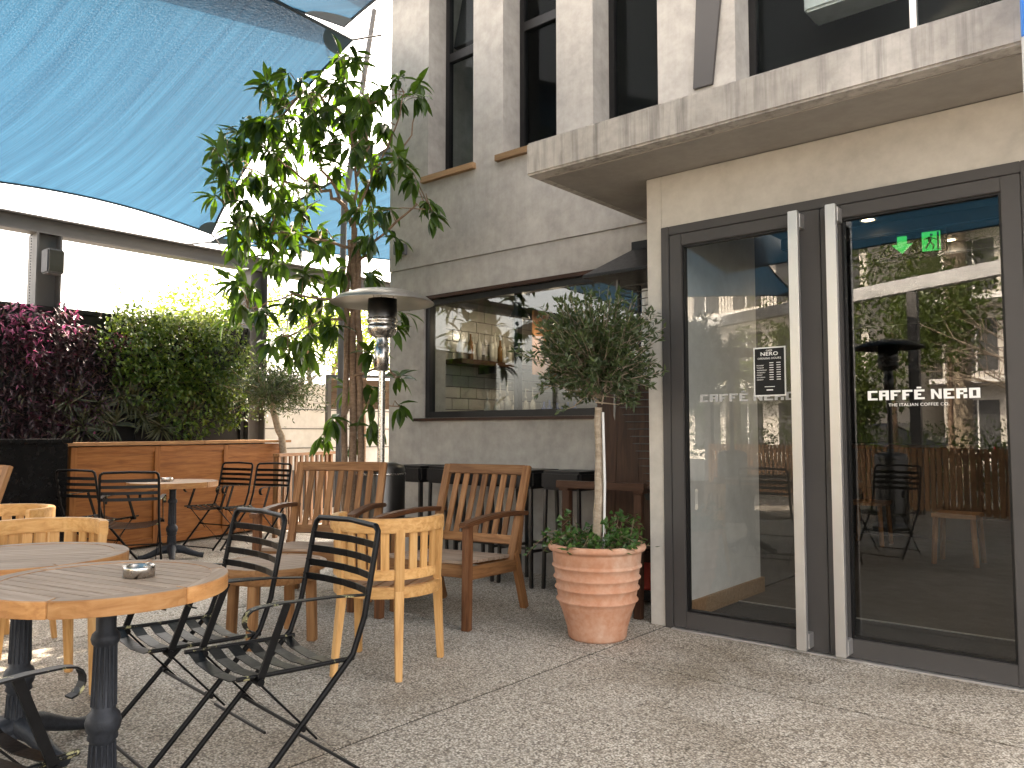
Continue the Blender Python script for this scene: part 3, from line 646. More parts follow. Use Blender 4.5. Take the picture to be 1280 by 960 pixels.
iron_table('round_table', (-3.39, 1.13, 0), .362, R(58), 'round slotted wooden table with bare top touching the tub chair')
iron_table('round_table', (-4.62, 1.06, 0), .36, R(30), 'round wooden table standing between two light tub chairs, cut by the frame')
iron_table('round_table', (-7.38, 3.72, 0), .405, R(20), 'round wooden table with ashtray in front of the orange counter panel')
def ashtray(loc, label, r=.048):
    b = MB(); b.lathe([(0, 0), (r, 0), (r, .032), (r * .96, .036), (r * .9, .034), (r * .88, .008), (0, .006)], 32)
    for k in range(3): a = k * 2.1; b.box((r * .92 * math.cos(a), r * .92 * math.sin(a), .0365), (.014, .01, .003), Matrix.Rotation(a, 4, 'Z'))
    prop(b.build('ashtray', 'steel', None, loc), label, 'ashtray', 'steel ashtrays')
ashtray((-2.60, 1.205, .7338), 'round brushed steel ashtray on the slotted table beside the folding chairs')
ashtray((-7.42, 3.68, .7338), 'small steel ashtray on the table before the orange counter panel', .055)

# ---- light teak tub chair: half round back rail, faces +Y
def make_tub():
    t = empty('tub_chair', (0, 0, 0)); mt = 'teak_light'
    def arc(r, z0, z1, a0, a1, thk, n=22, rise=0):
        b = MB(); vs = []; fs = []
        for i in range(n + 1):
            a = R(a0 + (a1 - a0) * i / n); k = i / n; c, s_ = math.cos(a), math.sin(a); dz = -rise * (abs(2 * k - 1) ** 2)
            for rr, z in ((r - thk / 2, z0 + dz), (r + thk / 2, z0 + dz), (r + thk / 2, z1 + dz), (r - thk / 2, z1 + dz)): vs.append((rr * c, rr * s_ * 1.02, z))
        for i in range(n):
            for k in range(4): fs.append((i * 4 + k, i * 4 + (k + 1) % 4, i * 4 + 4 + (k + 1) % 4, i * 4 + 4 + k))
        e = len(vs) - 4; fs += [(3, 2, 1, 0), (e, e + 1, e + 2, e + 3)]; b.add(vs, fs); return b
    arc(.275, .705, .775, 170, 370, .042).build('top_rail', mt, t, None, .005)
    arc(.265, .475, .525, 188, 352, .028).build('lower_rail', mt, t, None, .004)
    arc(.262, .385, .44, 150, 390, .03).build('seat_apron', mt, t, None, .004)
    b = MB(); b.span((-.228, .125, .385), (.228, .155, .44)); b.build('front_apron', mt, t, None, .004)
    for k in range(7):
        x0 = -.245 + k * .07; x1 = x0 + .064; n = 5; xs_ = [x0 + (x1 - x0) * i / n for i in range(n + 1)]
        poly = [(x, -math.sqrt(max(.001, .252 ** 2 - x * x))) for x in xs_] + [(x, min(.2, .13 + .0)) for x in reversed(xs_)]
        b = MB(); b.prism([(y, -x) for x, y in poly], .425, .444); o = b.build('seat_slat', 'teak_mid', t, None, .002); o.rotation_euler = (0, 0, R(90))
    for a in (193, 207, 221, 251, 264, 276, 289, 319, 333, 347):
        c, s_ = math.cos(R(a)), math.sin(R(a)); bar('back_slat', mt, t, (.267 * c, .27 * s_, .5), (.274 * c, .28 * s_, .72), .042, .014, (c, s_, 0), .002)
    for a in (236, 304):
        c, s_ = math.cos(R(a)), math.sin(R(a)); bar('leg', mt, t, (.278 * c, .284 * s_, .725), (.268 * c, .274 * s_, .42), .046, .036, (c, s_, 0)); bar('leg', mt, t, (.268 * c, .274 * s_, .421), (.305 * c, .335 * s_, 0), .046, .036, (c, s_, 0), .003, .72)
    for s in (-1, 1):
        bar('leg', mt, t, (s * .232, .12, .70), (s * .232, .13, .4), .04, .036, (0, 1, 0)) if 0 else None
        bar('leg', mt, t, (s * .225, .135, .43), (s * .235, .175, 0), .044, .04, (0, 1, 0), .003, .75)
        bar('arm_post', mt, t, (s * .272, .03, .72), (s * .245, .07, .4), .036, .034, (0, 1, 0))
    return t
tub = make_tub(); GT = 'light teak tub chairs'
place(tub, (-3.21, 2.79, 0), (-.46, .89), 'light honey wood tub chair with curved slatted back beside the low side table', 'chair', GT)
place(tub, (-4.10, 1.42, 0), (.96, -.28), 'light wood tub chair with curved arm rail behind the bare slotted table', 'chair', GT)
place(tub, (-5.12, 1.55, 0), (.45, -.89), 'light wood tub chair next to the black cabinet, cut by the frame', 'chair', GT)

# ---- brown slatted lounge armchair, faces +Y
def make_lounge(mt, dark):
    t = empty('lounge_chair', (0, 0, 0)); W = .335
    for s in (-1, 1):
        bar('leg', dark, t, (s * W, .31, .63), (s * W, .32, 0), .05, .052, (0, 1, 0), .004)
        bar('leg', mt, t, (s * W, -.27, .40), (s * W, -.42, 0), .046, .052, (0, 1, 0), .004)
        bar('back_post', mt, t, (s * (W - .012), -.25, .34), (s * (W - .005), -.475, .965), .056, .036, (0, 1, 0), .004)
        bar('rear_post', mt, t, (s * (W + .0), -.31, .38), (s * W, -.36, .64), .044, .044, (0, 1, 0), .004)
        bar('arm', dark, t, (s * (W + .004), .37, .635), (s * (W + .004), -.42, .645), .068, .03, (0, 0, 1), .006, None, .022)
        bar('side_rail', mt, t, (s * W, .30, .34), (s * W, -.28, .31), .03, .08, (0, 0, 1))
    bar('front_rail', mt, t, (-W + .02, .3, .35), (W - .02, .3, .35), .03, .08); bar('rear_rail', mt, t, (-W + .02, -.25, .33), (W - .02, -.25, .33), .03, .07)
    bar('top_rail', mt, t, (-W + .018, -.463, .935), (W - .018, -.463, .935), .028, .07, (0, -.34, .94)); bar('lower_rail', mt, t, (-W + .016, -.3, .47), (W - .016, -.3, .47), .028, .06, (0, -.34, .94))
    for k in range(7):
        x = -.234 + k * .078; bar('back_slat', mt, t, (x, -.308, .49), (x, -.458, .91), .044, .014, (0, 1, .34), .002)
    for k in range(8):
        y = .27 - k * .07; bar('seat_slat', 'table_grey', t, (-W + .02, y, .40 - k * .004), (W - .02, y, .40 - k * .004), .062, .018, (0, 0, 1), .002)
    return t
lou = make_lounge('teak_brown', 'teak_dark'); GL = 'brown slatted lounge chairs'
place(lou, (-3.75, 3.80, 0), (.19, -.98), 'brown slatted wooden lounge chair standing before the bar stools, next to the terracotta pot', 'chair', GL)
place(lou, (-4.76, 3.50, 0), (.56, -.83), 'brown slatted wooden lounge chair in front of the steel patio heater', 'chair', GL)
l2 = make_lounge('teak_mid', 'teak_mid'); used_l = place(l2, (-6.42, 1.42, 0), (.4, -.9), 'light brown slatted lounge chair before the black cabinet, cut by the frame', 'chair')

# ---- low round side table, dark coffee table
st = empty('side_table', (-4.1, 2.68, 0), label='low round wooden side table with slatted top between tub and lounge chairs', cat='table')
round_top(st, .31, .41, .035, 9, R(70), .04, 'table_grey', 'teak_mid')
b = MB(); b.lathe([(.27, .405), (.27, .35), (.25, .35), (.25, .405)], 40); b.build('apron', 'teak_mid', st)
for k in range(4): a = R(32 + 90 * k); bar('leg', 'teak_mid', st, (.235 * math.cos(a), .235 * math.sin(a), .405), (.25 * math.cos(a), .25 * math.sin(a), 0), .05, .05, (math.cos(a), math.sin(a), 0), .004)
cf = empty('coffee_table', (-4.24, 3.83, 0), rz=R(-12), label='small dark brown square table between the two brown lounge chairs', cat='table')
for k in range(5): bar('board', 'dark_stain', cf, (-.2, -.16 + k * .08, .56), (.2, -.16 + k * .08, .56), .077, .025)
for sx in (-1, 1):
    for sy in (-1, 1): bar('leg', 'teak_brown', cf, (sx * .17, sy * .17, .548), (sx * .18, sy * .18, 0), .04, .04, (0, 1, 0))
    bar('apron', 'teak_brown', cf, (sx * .17, -.15, .515), (sx * .17, .15, .515), .02, .06)

# ---- bar stools along the wall
def make_stool():
    t = empty('bar_stool', (0, 0, 0)); b = MB(); b.span((-.195, -.19, .76), (.195, .19, .905)); b.build('seat_cushion', 'black_leather', t, None, .022)
    for sx in (-1, 1):
        for sy in (-1, 1): bar('leg', 'steel_dark', t, (sx * .16, sy * .155, .765), (sx * .175, sy * .17, 0), .026, .026, (0, 1, 0), .003)
        bar('foot_rail', 'steel_dark', t, (sx * .172, -.15, .28), (sx * .172, .15, .28), .016, .022)
    for sy in (-1, 1): bar('foot_rail', 'steel_dark', t, (-.155, sy * .165, .3), (.155, sy * .165, .3), .016, .022)
    return t
stl = make_stool()
for i in range(5): place(stl, (-5.32 + i * .425, 5.02 + rnd.uniform(-.03, .03), 0), (rnd.uniform(-.05, .05), -1), 'black upholstered bar stool with square metal legs lined up under the kitchen window', 'stool', 'bar stools under the kitchen window')

# ---- orange plywood counter, black cabinet, slatted screen
A = Vector((-8.05, 3.05, 0)); E_ = Vector((-8.72, 5.85, 0)); dv = (E_ - A); LN = dv.length; rz = math.atan2(dv.y, dv.x)
co = empty('wooden_counter', A, rz=rz, label='long orange brown plywood counter with three framed panels below the planted wall', cat='counter')
mt = 'counter_ply'
boxpart('core', 'teak_brown', co, (0, .03, .02), (LN, .5, 1.06)) 
for k in range(3):
    x0 = .07 + k * (LN - .07) / 3; x1 = .07 + (k + 1) * (LN - .07) / 3
    b = MB(); b.span((x0 - .005, .012, .1), (x1 - .065, .029, 1.0)); b.build('panel', mt, co)
for k in range(4):
    xc = .035 + k * (LN - .07) / 3; bar('stile', mt, co, (xc, .012, .03), (xc, .012, 1.055), .07, .034, (0, 1, 0))
for (z, h) in ((1.03, .06), (.065, .07)):
    for k in range(3):
        x0 = .071 + k * (LN - .07) / 3; x1 = x0 + (LN - .07) / 3 - .072; bar('rail', mt, co, (x0, .013, z), (x1, .013, z), .032, h)
for x0, x1, dz in ((-.12, 1.55, 0), (1.555, LN + .06, .004)): bar('top_plank', 'teak_mid', co, (x0, .25, 1.085 + dz), (x1, .25, 1.085 + dz), .6, .03)
cb = empty('black_cabinet', (-7.62, 1.9, 0), rz=R(97), label='glossy black cabinet with pale top edge below the purple plants', cat='cabinet')
boxpart('body', 'black_gloss', cb, (-1.3, 0, .06), (1.02, .5, 1.10), .006); boxpart('top', 'black_gloss', cb, (-1.33, -.03, 1.101), (1.05, .52, 1.14), .006); boxpart('plinth', 'frame_black', cb, (-1.27, .03, 0), (1.0, .47, .059))
for x in (-.5, .25): boxpart('door_panel', 'black_gloss', cb, (x - .35, -.012, .1), (x + .37, -.0005, 1.06), .004)
A = dep(345, 700, 9.0); A.z = 0; E_ = dep(414, 690, 10.2); E_.z = 0; dv = E_ - A
sc = empty('slatted_screen', A, rz=math.atan2(dv.y, dv.x), label='brown slatted wooden screen at the end of the counter beneath the tall tree', cat='screen'); LN = dv.length
bar('top_rail', 'teak_brown', sc, (-.04, 0, .94), (LN + .04, 0, .94), .09, .035); bar('bottom_rail', 'teak_brown', sc, (0, 0, .1), (LN, 0, .1), .04, .06)
for k in range(11): x = .03 + k * (LN - .06) / 10; bar('slat', 'teak_brown', sc, (x, 0, .13), (x, 0, .923), .055, .02, (0, 1, 0))
for x in (.02, LN - .02): bar('post', 'teak_brown', sc, (x, .035, 0), (x, .035, .922), .05, .045, (0, 1, 0))

# ---- dark stained high back chair and pyramid heater in the corner
hc = empty('high_back_chair', (-3.02, 4.72, 0), rz=R(180 + 6), label='dark stained high back wooden armchair pushed into the corner behind the terracotta pot', cat='chair')
for k, (x0, x1) in enumerate(((-.27, -.095), (-.09, .09), (.095, .27))): bar('back_board', 'dark_stain', hc, ((x0 + x1) / 2, -.12, .3), ((x0 + x1) / 2 * .92, -.2, 1.55), x1 - x0, .025, (0, 1, 0))
for s in (-1, 1):
    bar('leg', 'dark_stain', hc, (s * .27, .24, .8), (s * .27, .26, 0), .055, .05, (0, 1, 0)); bar('leg', 'dark_stain', hc, (s * .26, -.1, .45), (s * .26, -.16, 0), .05, .05, (0, 1, 0)); bar('arm', 'dark_stain', hc, (s * .28, .28, .815), (s * .27, -.17, .825), .07, .03)
bar('front_bar', 'dark_stain', hc, (-.33, .27, .845), (.33, .27, .845), .05, .05); bar('rail', 'dark_stain', hc, (-.25, .24, .36), (.25, .24, .36), .03, .08)
for k in range(5): bar('seat_slat', 'dark_stain', hc, (-.25, .2 - k * .07, .41), (.25, .2 - k * .07, .41), .062, .02)
ph = empty('pyramid_heater', (-2.96, 5.06, 0), rz=R(0), label='tall pyramid patio heater with black cap and wire guard in the corner by the entrance', cat='heater')
boxpart('base_box', 'frame_black', ph, (-.2, -.18, .03), (.2, .18, .1)); boxpart('gas_panel', 'red_paint', ph, (-.19, -.17, .1), (.19, .17, .72), .01)
boxpart('burner_tray', 'frame_black', ph, (-.21, -.19, .721), (.21, .19, .8), .006)
for sx in (-1, 1):
    for sy in (-1, 1): bar('corner_post', 'frame_black' if sy > 0 else 'steel_dark', ph, (sx * .2, sy * .18, .8), (sx * .17, sy * .15, 2.32), .022, .022, (0, 1, 0)); boxpart('foot', 'frame_black', ph, (sx * .18 - .03, sy * .16 - .03, 0), (sx * .18 + .03, sy * .16 + .03, .03))
b = MB(); b.tube([(0, 0, .8), (0, 0, 2.25)], .05, 16); b.build('glass_tube', 'white_plastic', ph)
for fx in (-1, 1):
    b = MB()
    for k in range(28):
        z = .86 + k * .052; u = (z - .8) / 1.52; hw = .2 - .03 * u; hd_ = .18 - .03 * u; b.tube([(-hw, fx * hd_, z), (hw, fx * hd_, z)], .004, 5); b.tube([(fx * hw, -hd_, z), (fx * hw, hd_, z)], .004, 5)
    b.build('wire_guard', 'steel_dark', ph)
m = MB(); r0, r1 = .36, .09; zz = [2.33, 2.36, 2.56]; q4 = [(-1, -1), (1, -1), (1, 1), (-1, 1)]
m.add([(x * r0, y * r0 * .92, 2.33) for x, y in q4] + [(x * r0, y * r0 * .92, 2.35) for x, y in q4] + [(x * r1, y * r1, 2.54) for x, y in q4] + [(x * r1, y * r1, 2.6) for x, y in q4],
      [(3, 2, 1, 0)] + [(a * 4 + k, a * 4 + (k + 1) % 4, a * 4 + 4 + (k + 1) % 4, a * 4 + 4 + k) for a in range(3) for k in range(4)] + [(12, 13, 14, 15)]); m.build('cap', 'frame_black', ph, None, .003)

# ---- mushroom patio heaters
def make_heater(body, hood):
    t = empty('patio_heater', (0, 0, 0))
    b = MB(); b.lathe([(0, 0), (.23, 0), (.23, .06), (.2, .07), (.195, .1), (.195, .9), (.185, .93), (.12, .955), (.03, .96)], 36); b.build('tank_housing', 'steel_dark', t)
    b = MB(); b.lathe([(.197, .86), (.2, .868), (.197, .876)], 36); b.lathe([(.197, .12), (.2, .128), (.197, .136)], 36); b.build('housing_band', body, t)
    b = MB(); b.tube([(0, 0, .95), (0, 0, 1.72)], .029, 18); b.build('pole', body, t)
    b = MB(); b.lathe([(.029, 1.7), (.058, 1.705), (.058, 1.9), (.05, 1.905), (.05, 1.98)], 24); b.build('valve_box', body, t)
    b = MB(); b.lathe([(.05, 1.97), (.085, 1.985), (.115, 2.02), (.12, 2.04), (.12, 2.075), (.105, 2.08), (.125, 2.1), (.125, 2.13), (.11, 2.135)], 32); b.build('burner_ring', body, t)
    b = MB(); b.lathe([(.118, 2.13), (.118, 2.29), (0, 2.29)], 32); b.build('emitter_screen', 'steel_dark', t)
    b = MB(); b.lathe([(0, 2.375), (.08, 2.372), (.12, 2.36), (.25, 2.345), (.37, 2.3), (.42, 2.262), (.424, 2.255), (.415, 2.256), (.36, 2.29), (.24, 2.333), (0, 2.35)], 48); b.build('hood', hood, t)
    b = MB()
    for k in range(3): a = k * 2.09 + .5; b.tube([(.09 * math.cos(a), .09 * math.sin(a), 2.28), (.1 * math.cos(a), .1 * math.sin(a), 2.36)], .006, 6)
    for k in range(16): a = k * math.pi / 8; b.tube([(.1 * math.cos(a), .1 * math.sin(a), 2.0), (.118 * math.cos(a), .118 * math.sin(a), 2.03)], .006, 5)
    b.build('hood_support', body, t); return t
h1 = make_heater('steel', 'hood_steel'); h1.location = dep(477, 500, 6.45).xy.to_3d(); prop(h1, 'brushed steel mushroom patio heater standing behind the brown lounge chair', 'heater')

# ---- terracotta pot with standard tree and ivy
PX, PY = -2.68, 3.95
b = MB(); pr = [(0, 0), (.165, 0), (.172, .012), (.178, .06), (.205, .15), (.225, .2)]
def ring(z, r): return [(r, z - .012), (r + .011, z - .004), (r + .013, z), (r + .011, z + .005), (r + .001, z + .012)]
for z in (.225, .295, .355, .42): pr += ring(z, .229 + (z - .225) * .12)
pr += [(.258, .44), (.262, .495), (.266, .51), (.283, .512), (.29, .525), (.288, .54), (.276, .55), (.255, .548), (.248, .5), (0, .49)]
b.lathe(pr, 56); pot = prop(b.build('terracotta_pot', 'terracotta', None, (PX, PY, 0)), 'ribbed terracotta pot with a clipped tree and ivy beside the glass doors', 'pot')
soil = MB(); soil.lathe([(.247, .5), (.1, .51), (0, .512)], 24); soil.build('soil', 'bark', pot)

# ================================================================ vegetation
def limb_mesh(mb, pts, r0, r1, n=8, wob=.02):
    P_ = [Vector(p) for p in pts]; out = []
    for i in range(len(P_) - 1):
        for k in range(4): u = k / 4; out.append(P_[i].lerp(P_[i + 1], u) + (gauss3(wob) if (i or k) else Vector()))
    out.append(P_[-1]); m_ = len(out) - 1; mb.tube(out, [r0 + (r1 - r0) * i / m_ for i in range(len(out))], n, 0, True)

# ---- tall long leaved tree by the building corner
TD = 7.25; base = dep(441, 590, TD); base.z = 0
tree = empty('tall_tree', base, label='tall slender tree with long drooping glossy leaves at the building corner', cat='tree')
def rel(p): return p - base
def tp(x, y, d=TD): return dep(x, y, d)
fork = tp(443, 285)
tk = MB()
for dx, top, r0 in ((-9, (437, 300), .03), (0, (443, 285), .038), (9, (448, 310), .034)):
    p0 = base + RT * dx / FPX * TD; p0.z = 0; limb_mesh(tk, [rel(p0), rel(tp(441 + dx * 1.1, 520)), rel(tp(441 + dx * .7, 400)), rel(tp(*top))], r0, r0 * .72, 8, .008)
tk.build('trunk', 'bark', tree)
limbs = [[(443, 285), (425, 250), (395, 232), (365, 215), (335, 190)], [(443, 285), (446, 220), (436, 150), (430, 80)], [(425, 250), (400, 200), (372, 150), (345, 125)],
         [(443, 270), (470, 215), (490, 170), (505, 115)], [(470, 215), (500, 195), (520, 140)], [(440, 310), (400, 300), (350, 290), (300, 280)], [(395, 232), (340, 225), (290, 205)], [(443, 330), (470, 300), (520, 255), (538, 262)],
         [(441, 390), (415, 370), (365, 370), (310, 385)], [(441, 400), (400, 400), (360, 420)], [(441, 470), (470, 460), (500, 470)], [(441, 500), (465, 505), (500, 508)], [(441, 510), (420, 525), (405, 545)], [(446, 220), (460, 180), (462, 130)], [(436, 150), (405, 125), (380, 115)]]
nodes = []
for L in limbs:
    mb = MB(); jd = rnd.uniform(-.45, .45); pts = []
    for i, (x, y) in enumerate(L): pts.append(tp(x, y, min(TD + jd * i / (len(L) - 1), 5.2 / ray(x, y).y if x > 470 else 99)))
    limb_mesh(mb, [rel(p) for p in pts], .024 if len(L) > 4 else .016, .005, 6, .015); mb.build('limb', 'bark', tree)
    for i in range(len(pts) - 1):
        for k in range(5): nodes.append(pts[i].lerp(pts[i + 1], k / 4))
CL0 = [(424,74),(430,103),(442,66),(374,101),(334,112),(355,120),(397,116),(413,107),(497,95),(476,112),(522,103),(530,124),(497,128),(463,128),(447,124),(326,153),(347,157),(367,145),(384,157),(409,141),(430,145),(455,145),(480,157),(284,174),(272,191),(297,203),(317,178),(338,187),(355,207),(376,187),(397,178),(417,178),(438,187),(463,178),(488,187),(276,224),(267,245),(292,237),(313,220),(334,237),(351,253),(367,237),(392,224),(459,237),(447,249),(472,216),(501,199),(513,224),(288,291),(309,287),(297,312),(326,282),(342,303),(359,287),(372,312),(392,291),(409,303),(463,270),(484,262),(534,253),(542,270),(497,299),(334,332),(313,362),(292,387),(275,400),(326,395),(363,374),(409,353),(426,341),(463,345),(388,395),(405,407),(497,412),(513,395),(385,418),(369,428),(363,443),(338,430),(416,409),(454,443),(435,490),(460,484),(500,474),(502,512),(463,509),(466,537),(416,527),(400,549),(447,555),(305,250),(380,265),(420,215),(300,180),(395,150),(350,330),(380,345),(455,300),(300,340),(345,270),(440,160),(310,150),(360,170)]
CL = CL0 + [(x + rnd.gauss(0, 9), y + rnd.gauss(0, 9)) for x, y in CL0 if y < 470 and 280 < x < 480]
b = MB(); b.leaf(Vector((0, 0, 0)), Vector((1, 0, 0)), Vector((0, 0, 1)), 1.0, .33, 0, .22, .22, 2); LEAF = [b.mesh('leaf', 'ficus_leaf')]
b = MB(); b.leaf(Vector((0, 0, 0)), Vector((1, 0, 0)), Vector((0, 0, 1)), 1.0, .3, 0, .28, .42, 2); LEAF.append(b.mesh('leaf', 'ficus_leaf'))
rest = MB(); tw = MB(); cand = []
for (x, y) in CL:
    d = TD + rnd.gauss(0, .42)
    if x > 470: d = min(d, 5.18 / ray(x, y).y - rnd.uniform(0, .25))
    if y > 360: d = TD + rnd.gauss(0, .2)
    c = tp(x, y, d); nd = min(nodes, key=lambda q_: (q_ - c).length)
    mid = nd.lerp(c, .5) + gauss3(.03) + Vector((0, 0, .05)); tw.tube([rel(nd), rel(mid), rel(c)], [.006, .004, .0025], 5)
    ax = (c - mid).normalized()
    for k in range(rnd.randint(9, 13)):
        u = rnd.uniform(.0, 1.0); p = mid.lerp(c, .55 + .45 * u) + gauss3(.012)
        dr = (ax * rnd.uniform(.1, .9) + rv(.8) + Vector((0, 0, rnd.uniform(-.95, .3)))).normalized()
        cand.append((p, dr, rnd.uniform(.14, .23)))
rnd.shuffle(cand)
for i, (p, dr, L) in enumerate(cand):
    upv = (Vector((0, 0, 1)) + rv(.45)).normalized()
    if i < 300:
        sdv = dr.cross(upv).normalized(); nn = sdv.cross(dr)
        o = link('leaf', LEAF[i % 2], tree); q_ = rel(p)
        o.matrix_basis = Matrix(((dr.x * L, -sdv.x * L, nn.x * L, q_.x), (dr.y * L, -sdv.y * L, nn.y * L, q_.y), (dr.z * L, -sdv.z * L, nn.z * L, q_.z), (0, 0, 0, 1)))
    else: rest.leaf(rel(p), dr, upv, L, L * .31, 0, .24, .3, 2)
rest.build('crown', 'ficus_leaf', tree, None, 0, 'stuff'); tw.build('twigs', 'bark', tree, None, 0, 'stuff')

# ---- clipped standard tree in the pot
pt = empty('clipped_tree', (PX, PY, .5), label='small clipped standard tree with fine grey green leaves growing in the terracotta pot', cat='tree')
mb = MB(); limb_mesh(mb, [(0, 0, 0), (.015, 0, .3), (.01, .01, .6), (.02, 0, .85)], .03, .022, 10, .004); mb.build('trunk', 'pale_bark', pt)
mb = MB(); mb.tube([(.05, .0, 0), (.06, .0, .4), (.05, 0, .82)], .008, 8); mb.build('stake', 'white_plastic', pt)
cc = Vector((.0, 0, 1.2)); mb = MB(); lf = MB()
for k in range(520):
    a = rv(); a = a.normalized() if a.length > .05 else Vector((0, 0, 1)); rr = rnd.uniform(.35, 1.06)
    if rnd.random() < .09: rr *= 1.16
    e = cc + Vector((a.x * .43 * rr, a.y * .43 * rr, a.z * .36 * rr)); st_ = Vector((.02, 0, .82)).lerp(cc, rnd.uniform(.25, 1)) + gauss3(.018)
    md = st_.lerp(e, .55) + gauss3(.02)
    mb.tube([st_, md, e], [.005, .003, .001], 4, 0, False); ax = (e - md).normalized()
    for j in range(17):
        u = rnd.uniform(.15, 1.02); p = md.lerp(e, u); dr = (ax * .7 + rv(.9) + Vector((0, 0, .1))).normalized(); lf.leaf(p, dr, rv() + Vector((0, 0, .8)), rnd.uniform(.032, .058), rnd.uniform(.013, .02), 0, .15)
mb.build('branches', 'pale_bark', pt, None, 0, 'stuff'); lf.build('crown', 'olive_leaf', pt, None, 0, 'stuff')
# ---- ivy round its foot
iv = empty('ivy', (PX, PY, .5), label='trailing green ivy spilling over the rim of the terracotta pot', cat='plant'); lf = MB(); mb = MB()
def ivy_leaf(p, d, s_):
    d = d.normalized(); sd_ = d.cross(Vector((0, 0, 1)) + rv(.3)).normalized(); n_ = sd_.cross(d)
    pts = [p, p + sd_ * s_ * .45 + d * s_ * .1, p + sd_ * s_ * .35 + d * s_ * .5, p + d * s_, p - sd_ * s_ * .35 + d * s_ * .5, p - sd_ * s_ * .45 + d * s_ * .1, p + d * s_ * .4 - n_ * s_ * .12]
    lf.add(pts, [(0, 6, 1), (1, 6, 2), (2, 6, 3), (3, 6, 4), (4, 6, 5), (5, 6, 0)])
for k in range(70):
    a = rnd.uniform(0, 2 * math.pi); r0 = rnd.uniform(.05, .2); L = rnd.uniform(.08, .17); h = rnd.uniform(.04, .12)
    if rnd.random() < .06: h = .2
    p0 = Vector((r0 * math.cos(a), r0 * math.sin(a), .0)); o_ = Vector((math.cos(a), math.sin(a), 0)); pts = [p0, p0 + o_ * L * .4 + Vector((0, 0, h)), p0 + o_ * L + Vector((0, 0, h * .75 + rnd.uniform(-.03, .02)))]
    mb.tube(pts, .002, 4, 0, False)
    for j in range(14): u = rnd.uniform(.1, 1); p = pts[0].lerp(pts[1], u * 2) if u < .5 else pts[1].lerp(pts[2], u * 2 - 1); ivy_leaf(p + gauss3(.015), rv() + o_ * .5 + Vector((0, 0, .3)), rnd.uniform(.022, .042))
for k in range(2):   # two runners trailing to the side
    o_ = Vector((-.9, -.42 + k * .5, 0)).normalized(); pts = [o_ * .2 + Vector((0, 0, .05)), o_ * .3 + Vector((0, 0, .08)), o_ * .38 + Vector((0, 0, .02)), o_ * .43 + Vector((0, 0, -.05 - k * .0))]; mb.tube(pts, .002, 4, 0, False)
    for j in range(16): u = rnd.uniform(0, 2.99); i = int(u); ivy_leaf(pts[i].lerp(pts[i + 1], u - i) + gauss3(.01), rv() + o_, rnd.uniform(.022, .036))
lf.build('foliage', 'ivy_leaf', iv, None, 0, 'stuff'); mb.build('stems', 'bark', iv, None, 0, 'stuff')

# ---- planted wall: trellis backing and its plants
GX = -9.6
lwall = empty('planted_wall', (GX, 3.5, 0), label='black backing frame of the planted living wall under the steel beam', cat='wall frame')
boxpart('backing', 'frame_black', lwall, (-.12, -3.6, 0), (0, 2.35, 2.55)); boxpart('top_rail', 'frame_black', lwall, (-.15, -3.6, 2.551), (.03, 2.35, 2.6))
for k in range(9): y = -3.3 + k * .69; boxpart('upright', 'frame_black', lwall, (.001, y, 0), (.035, y + .05, 2.55))
def gp(px, py): return onx(px, py, GX + .12)
def wall_plant(name, px, py, rx, ry, n, L, W, mats, wts, label, cat, group, out=.25, droop=.5, fl=0):
    c = gp(px, py); t = empty(name, Vector((GX, c.y, c.z)), label=label, cat=cat, group=group); lf = MB(); sc_ = 9.6 / FPX
    stem = MB()
    for k in range(max(4, n // 40)):
        p = Vector((rnd.uniform(.1, out), rnd.gauss(0, rx * sc_ * .5), rnd.gauss(0, ry * sc_ * .5))); stem.tube([(.0, p.y * .6, p.z * .7 - .05), (p.x * .6, p.y * .9, p.z + .02), p], [.006, .004, .002], 4, 0, False)
    for k in range(n):
        a = rnd.uniform(0, 6.283); r_ = math.sqrt(rnd.random()); y = r_ * math.cos(a) * rx * sc_; z = r_ * math.sin(a) * ry * sc_
        bulge = out * (.55 + .45 * math.sqrt(max(0, 1 - r_ * r_))) + .06 * math.sin(y * 11 + px) * math.cos(z * 13)
        p = Vector((rnd.uniform(.3, 1) * bulge, y, z)); dr = Vector((rnd.uniform(.1, 1), rnd.uniform(-1, 1), rnd.uniform(-1, .7) - droop * .4))
        lf.leaf(p, dr, Vector((.4, 0, 1)) + rv(.5), rnd.uniform(.7, 1.25) * L, rnd.uniform(.8, 1.2) * W, rnd.choices(range(len(mats)), wts)[0], .18, droop * .4)
    lf.build('foliage', mats, t, None, 0, 'stuff'); stem.build('stems', 'bark', t, None, 0, 'stuff'); return t
GPP = 'plants in the living wall'
LBP = ['dark purple leaved plant in the living wall below the pink tips', 'dark purple leaved plant in the living wall below the loudspeaker post', 'dark purple leaved plant bordering the green shrubs of the living wall', 'dark purple leaved plant just above the black cabinet top', 'dark purple leaved plant where the black cabinet meets the wooden counter']
LBG = ['bushy green shrub in the living wall bordering the purple plants', 'bushy green shrub in the middle of the living wall below the sunlit tops', 'bushy green shrub in the living wall behind the drooping tree branches', 'bushy green shrub hanging at the end of the living wall beside the olive tree', 'bushy green shrub in the living wall right above the spiky plants', 'bushy green shrub just above the wooden counter top']
for px, py, rx, ry, n in ((8, 470, 58, 75, 900), (60, 455, 48, 62, 900), (110, 470, 42, 62, 800), (25, 530, 60, 40, 500), (85, 530, 50, 36, 400)):
    wall_plant('purple_plant', px, py, rx, ry, n, .085, .026, ['purple_leaf', 'pink_leaf', 'blade_leaf'], [9, .25, .5], LBP.pop(0), 'plant', GPP)
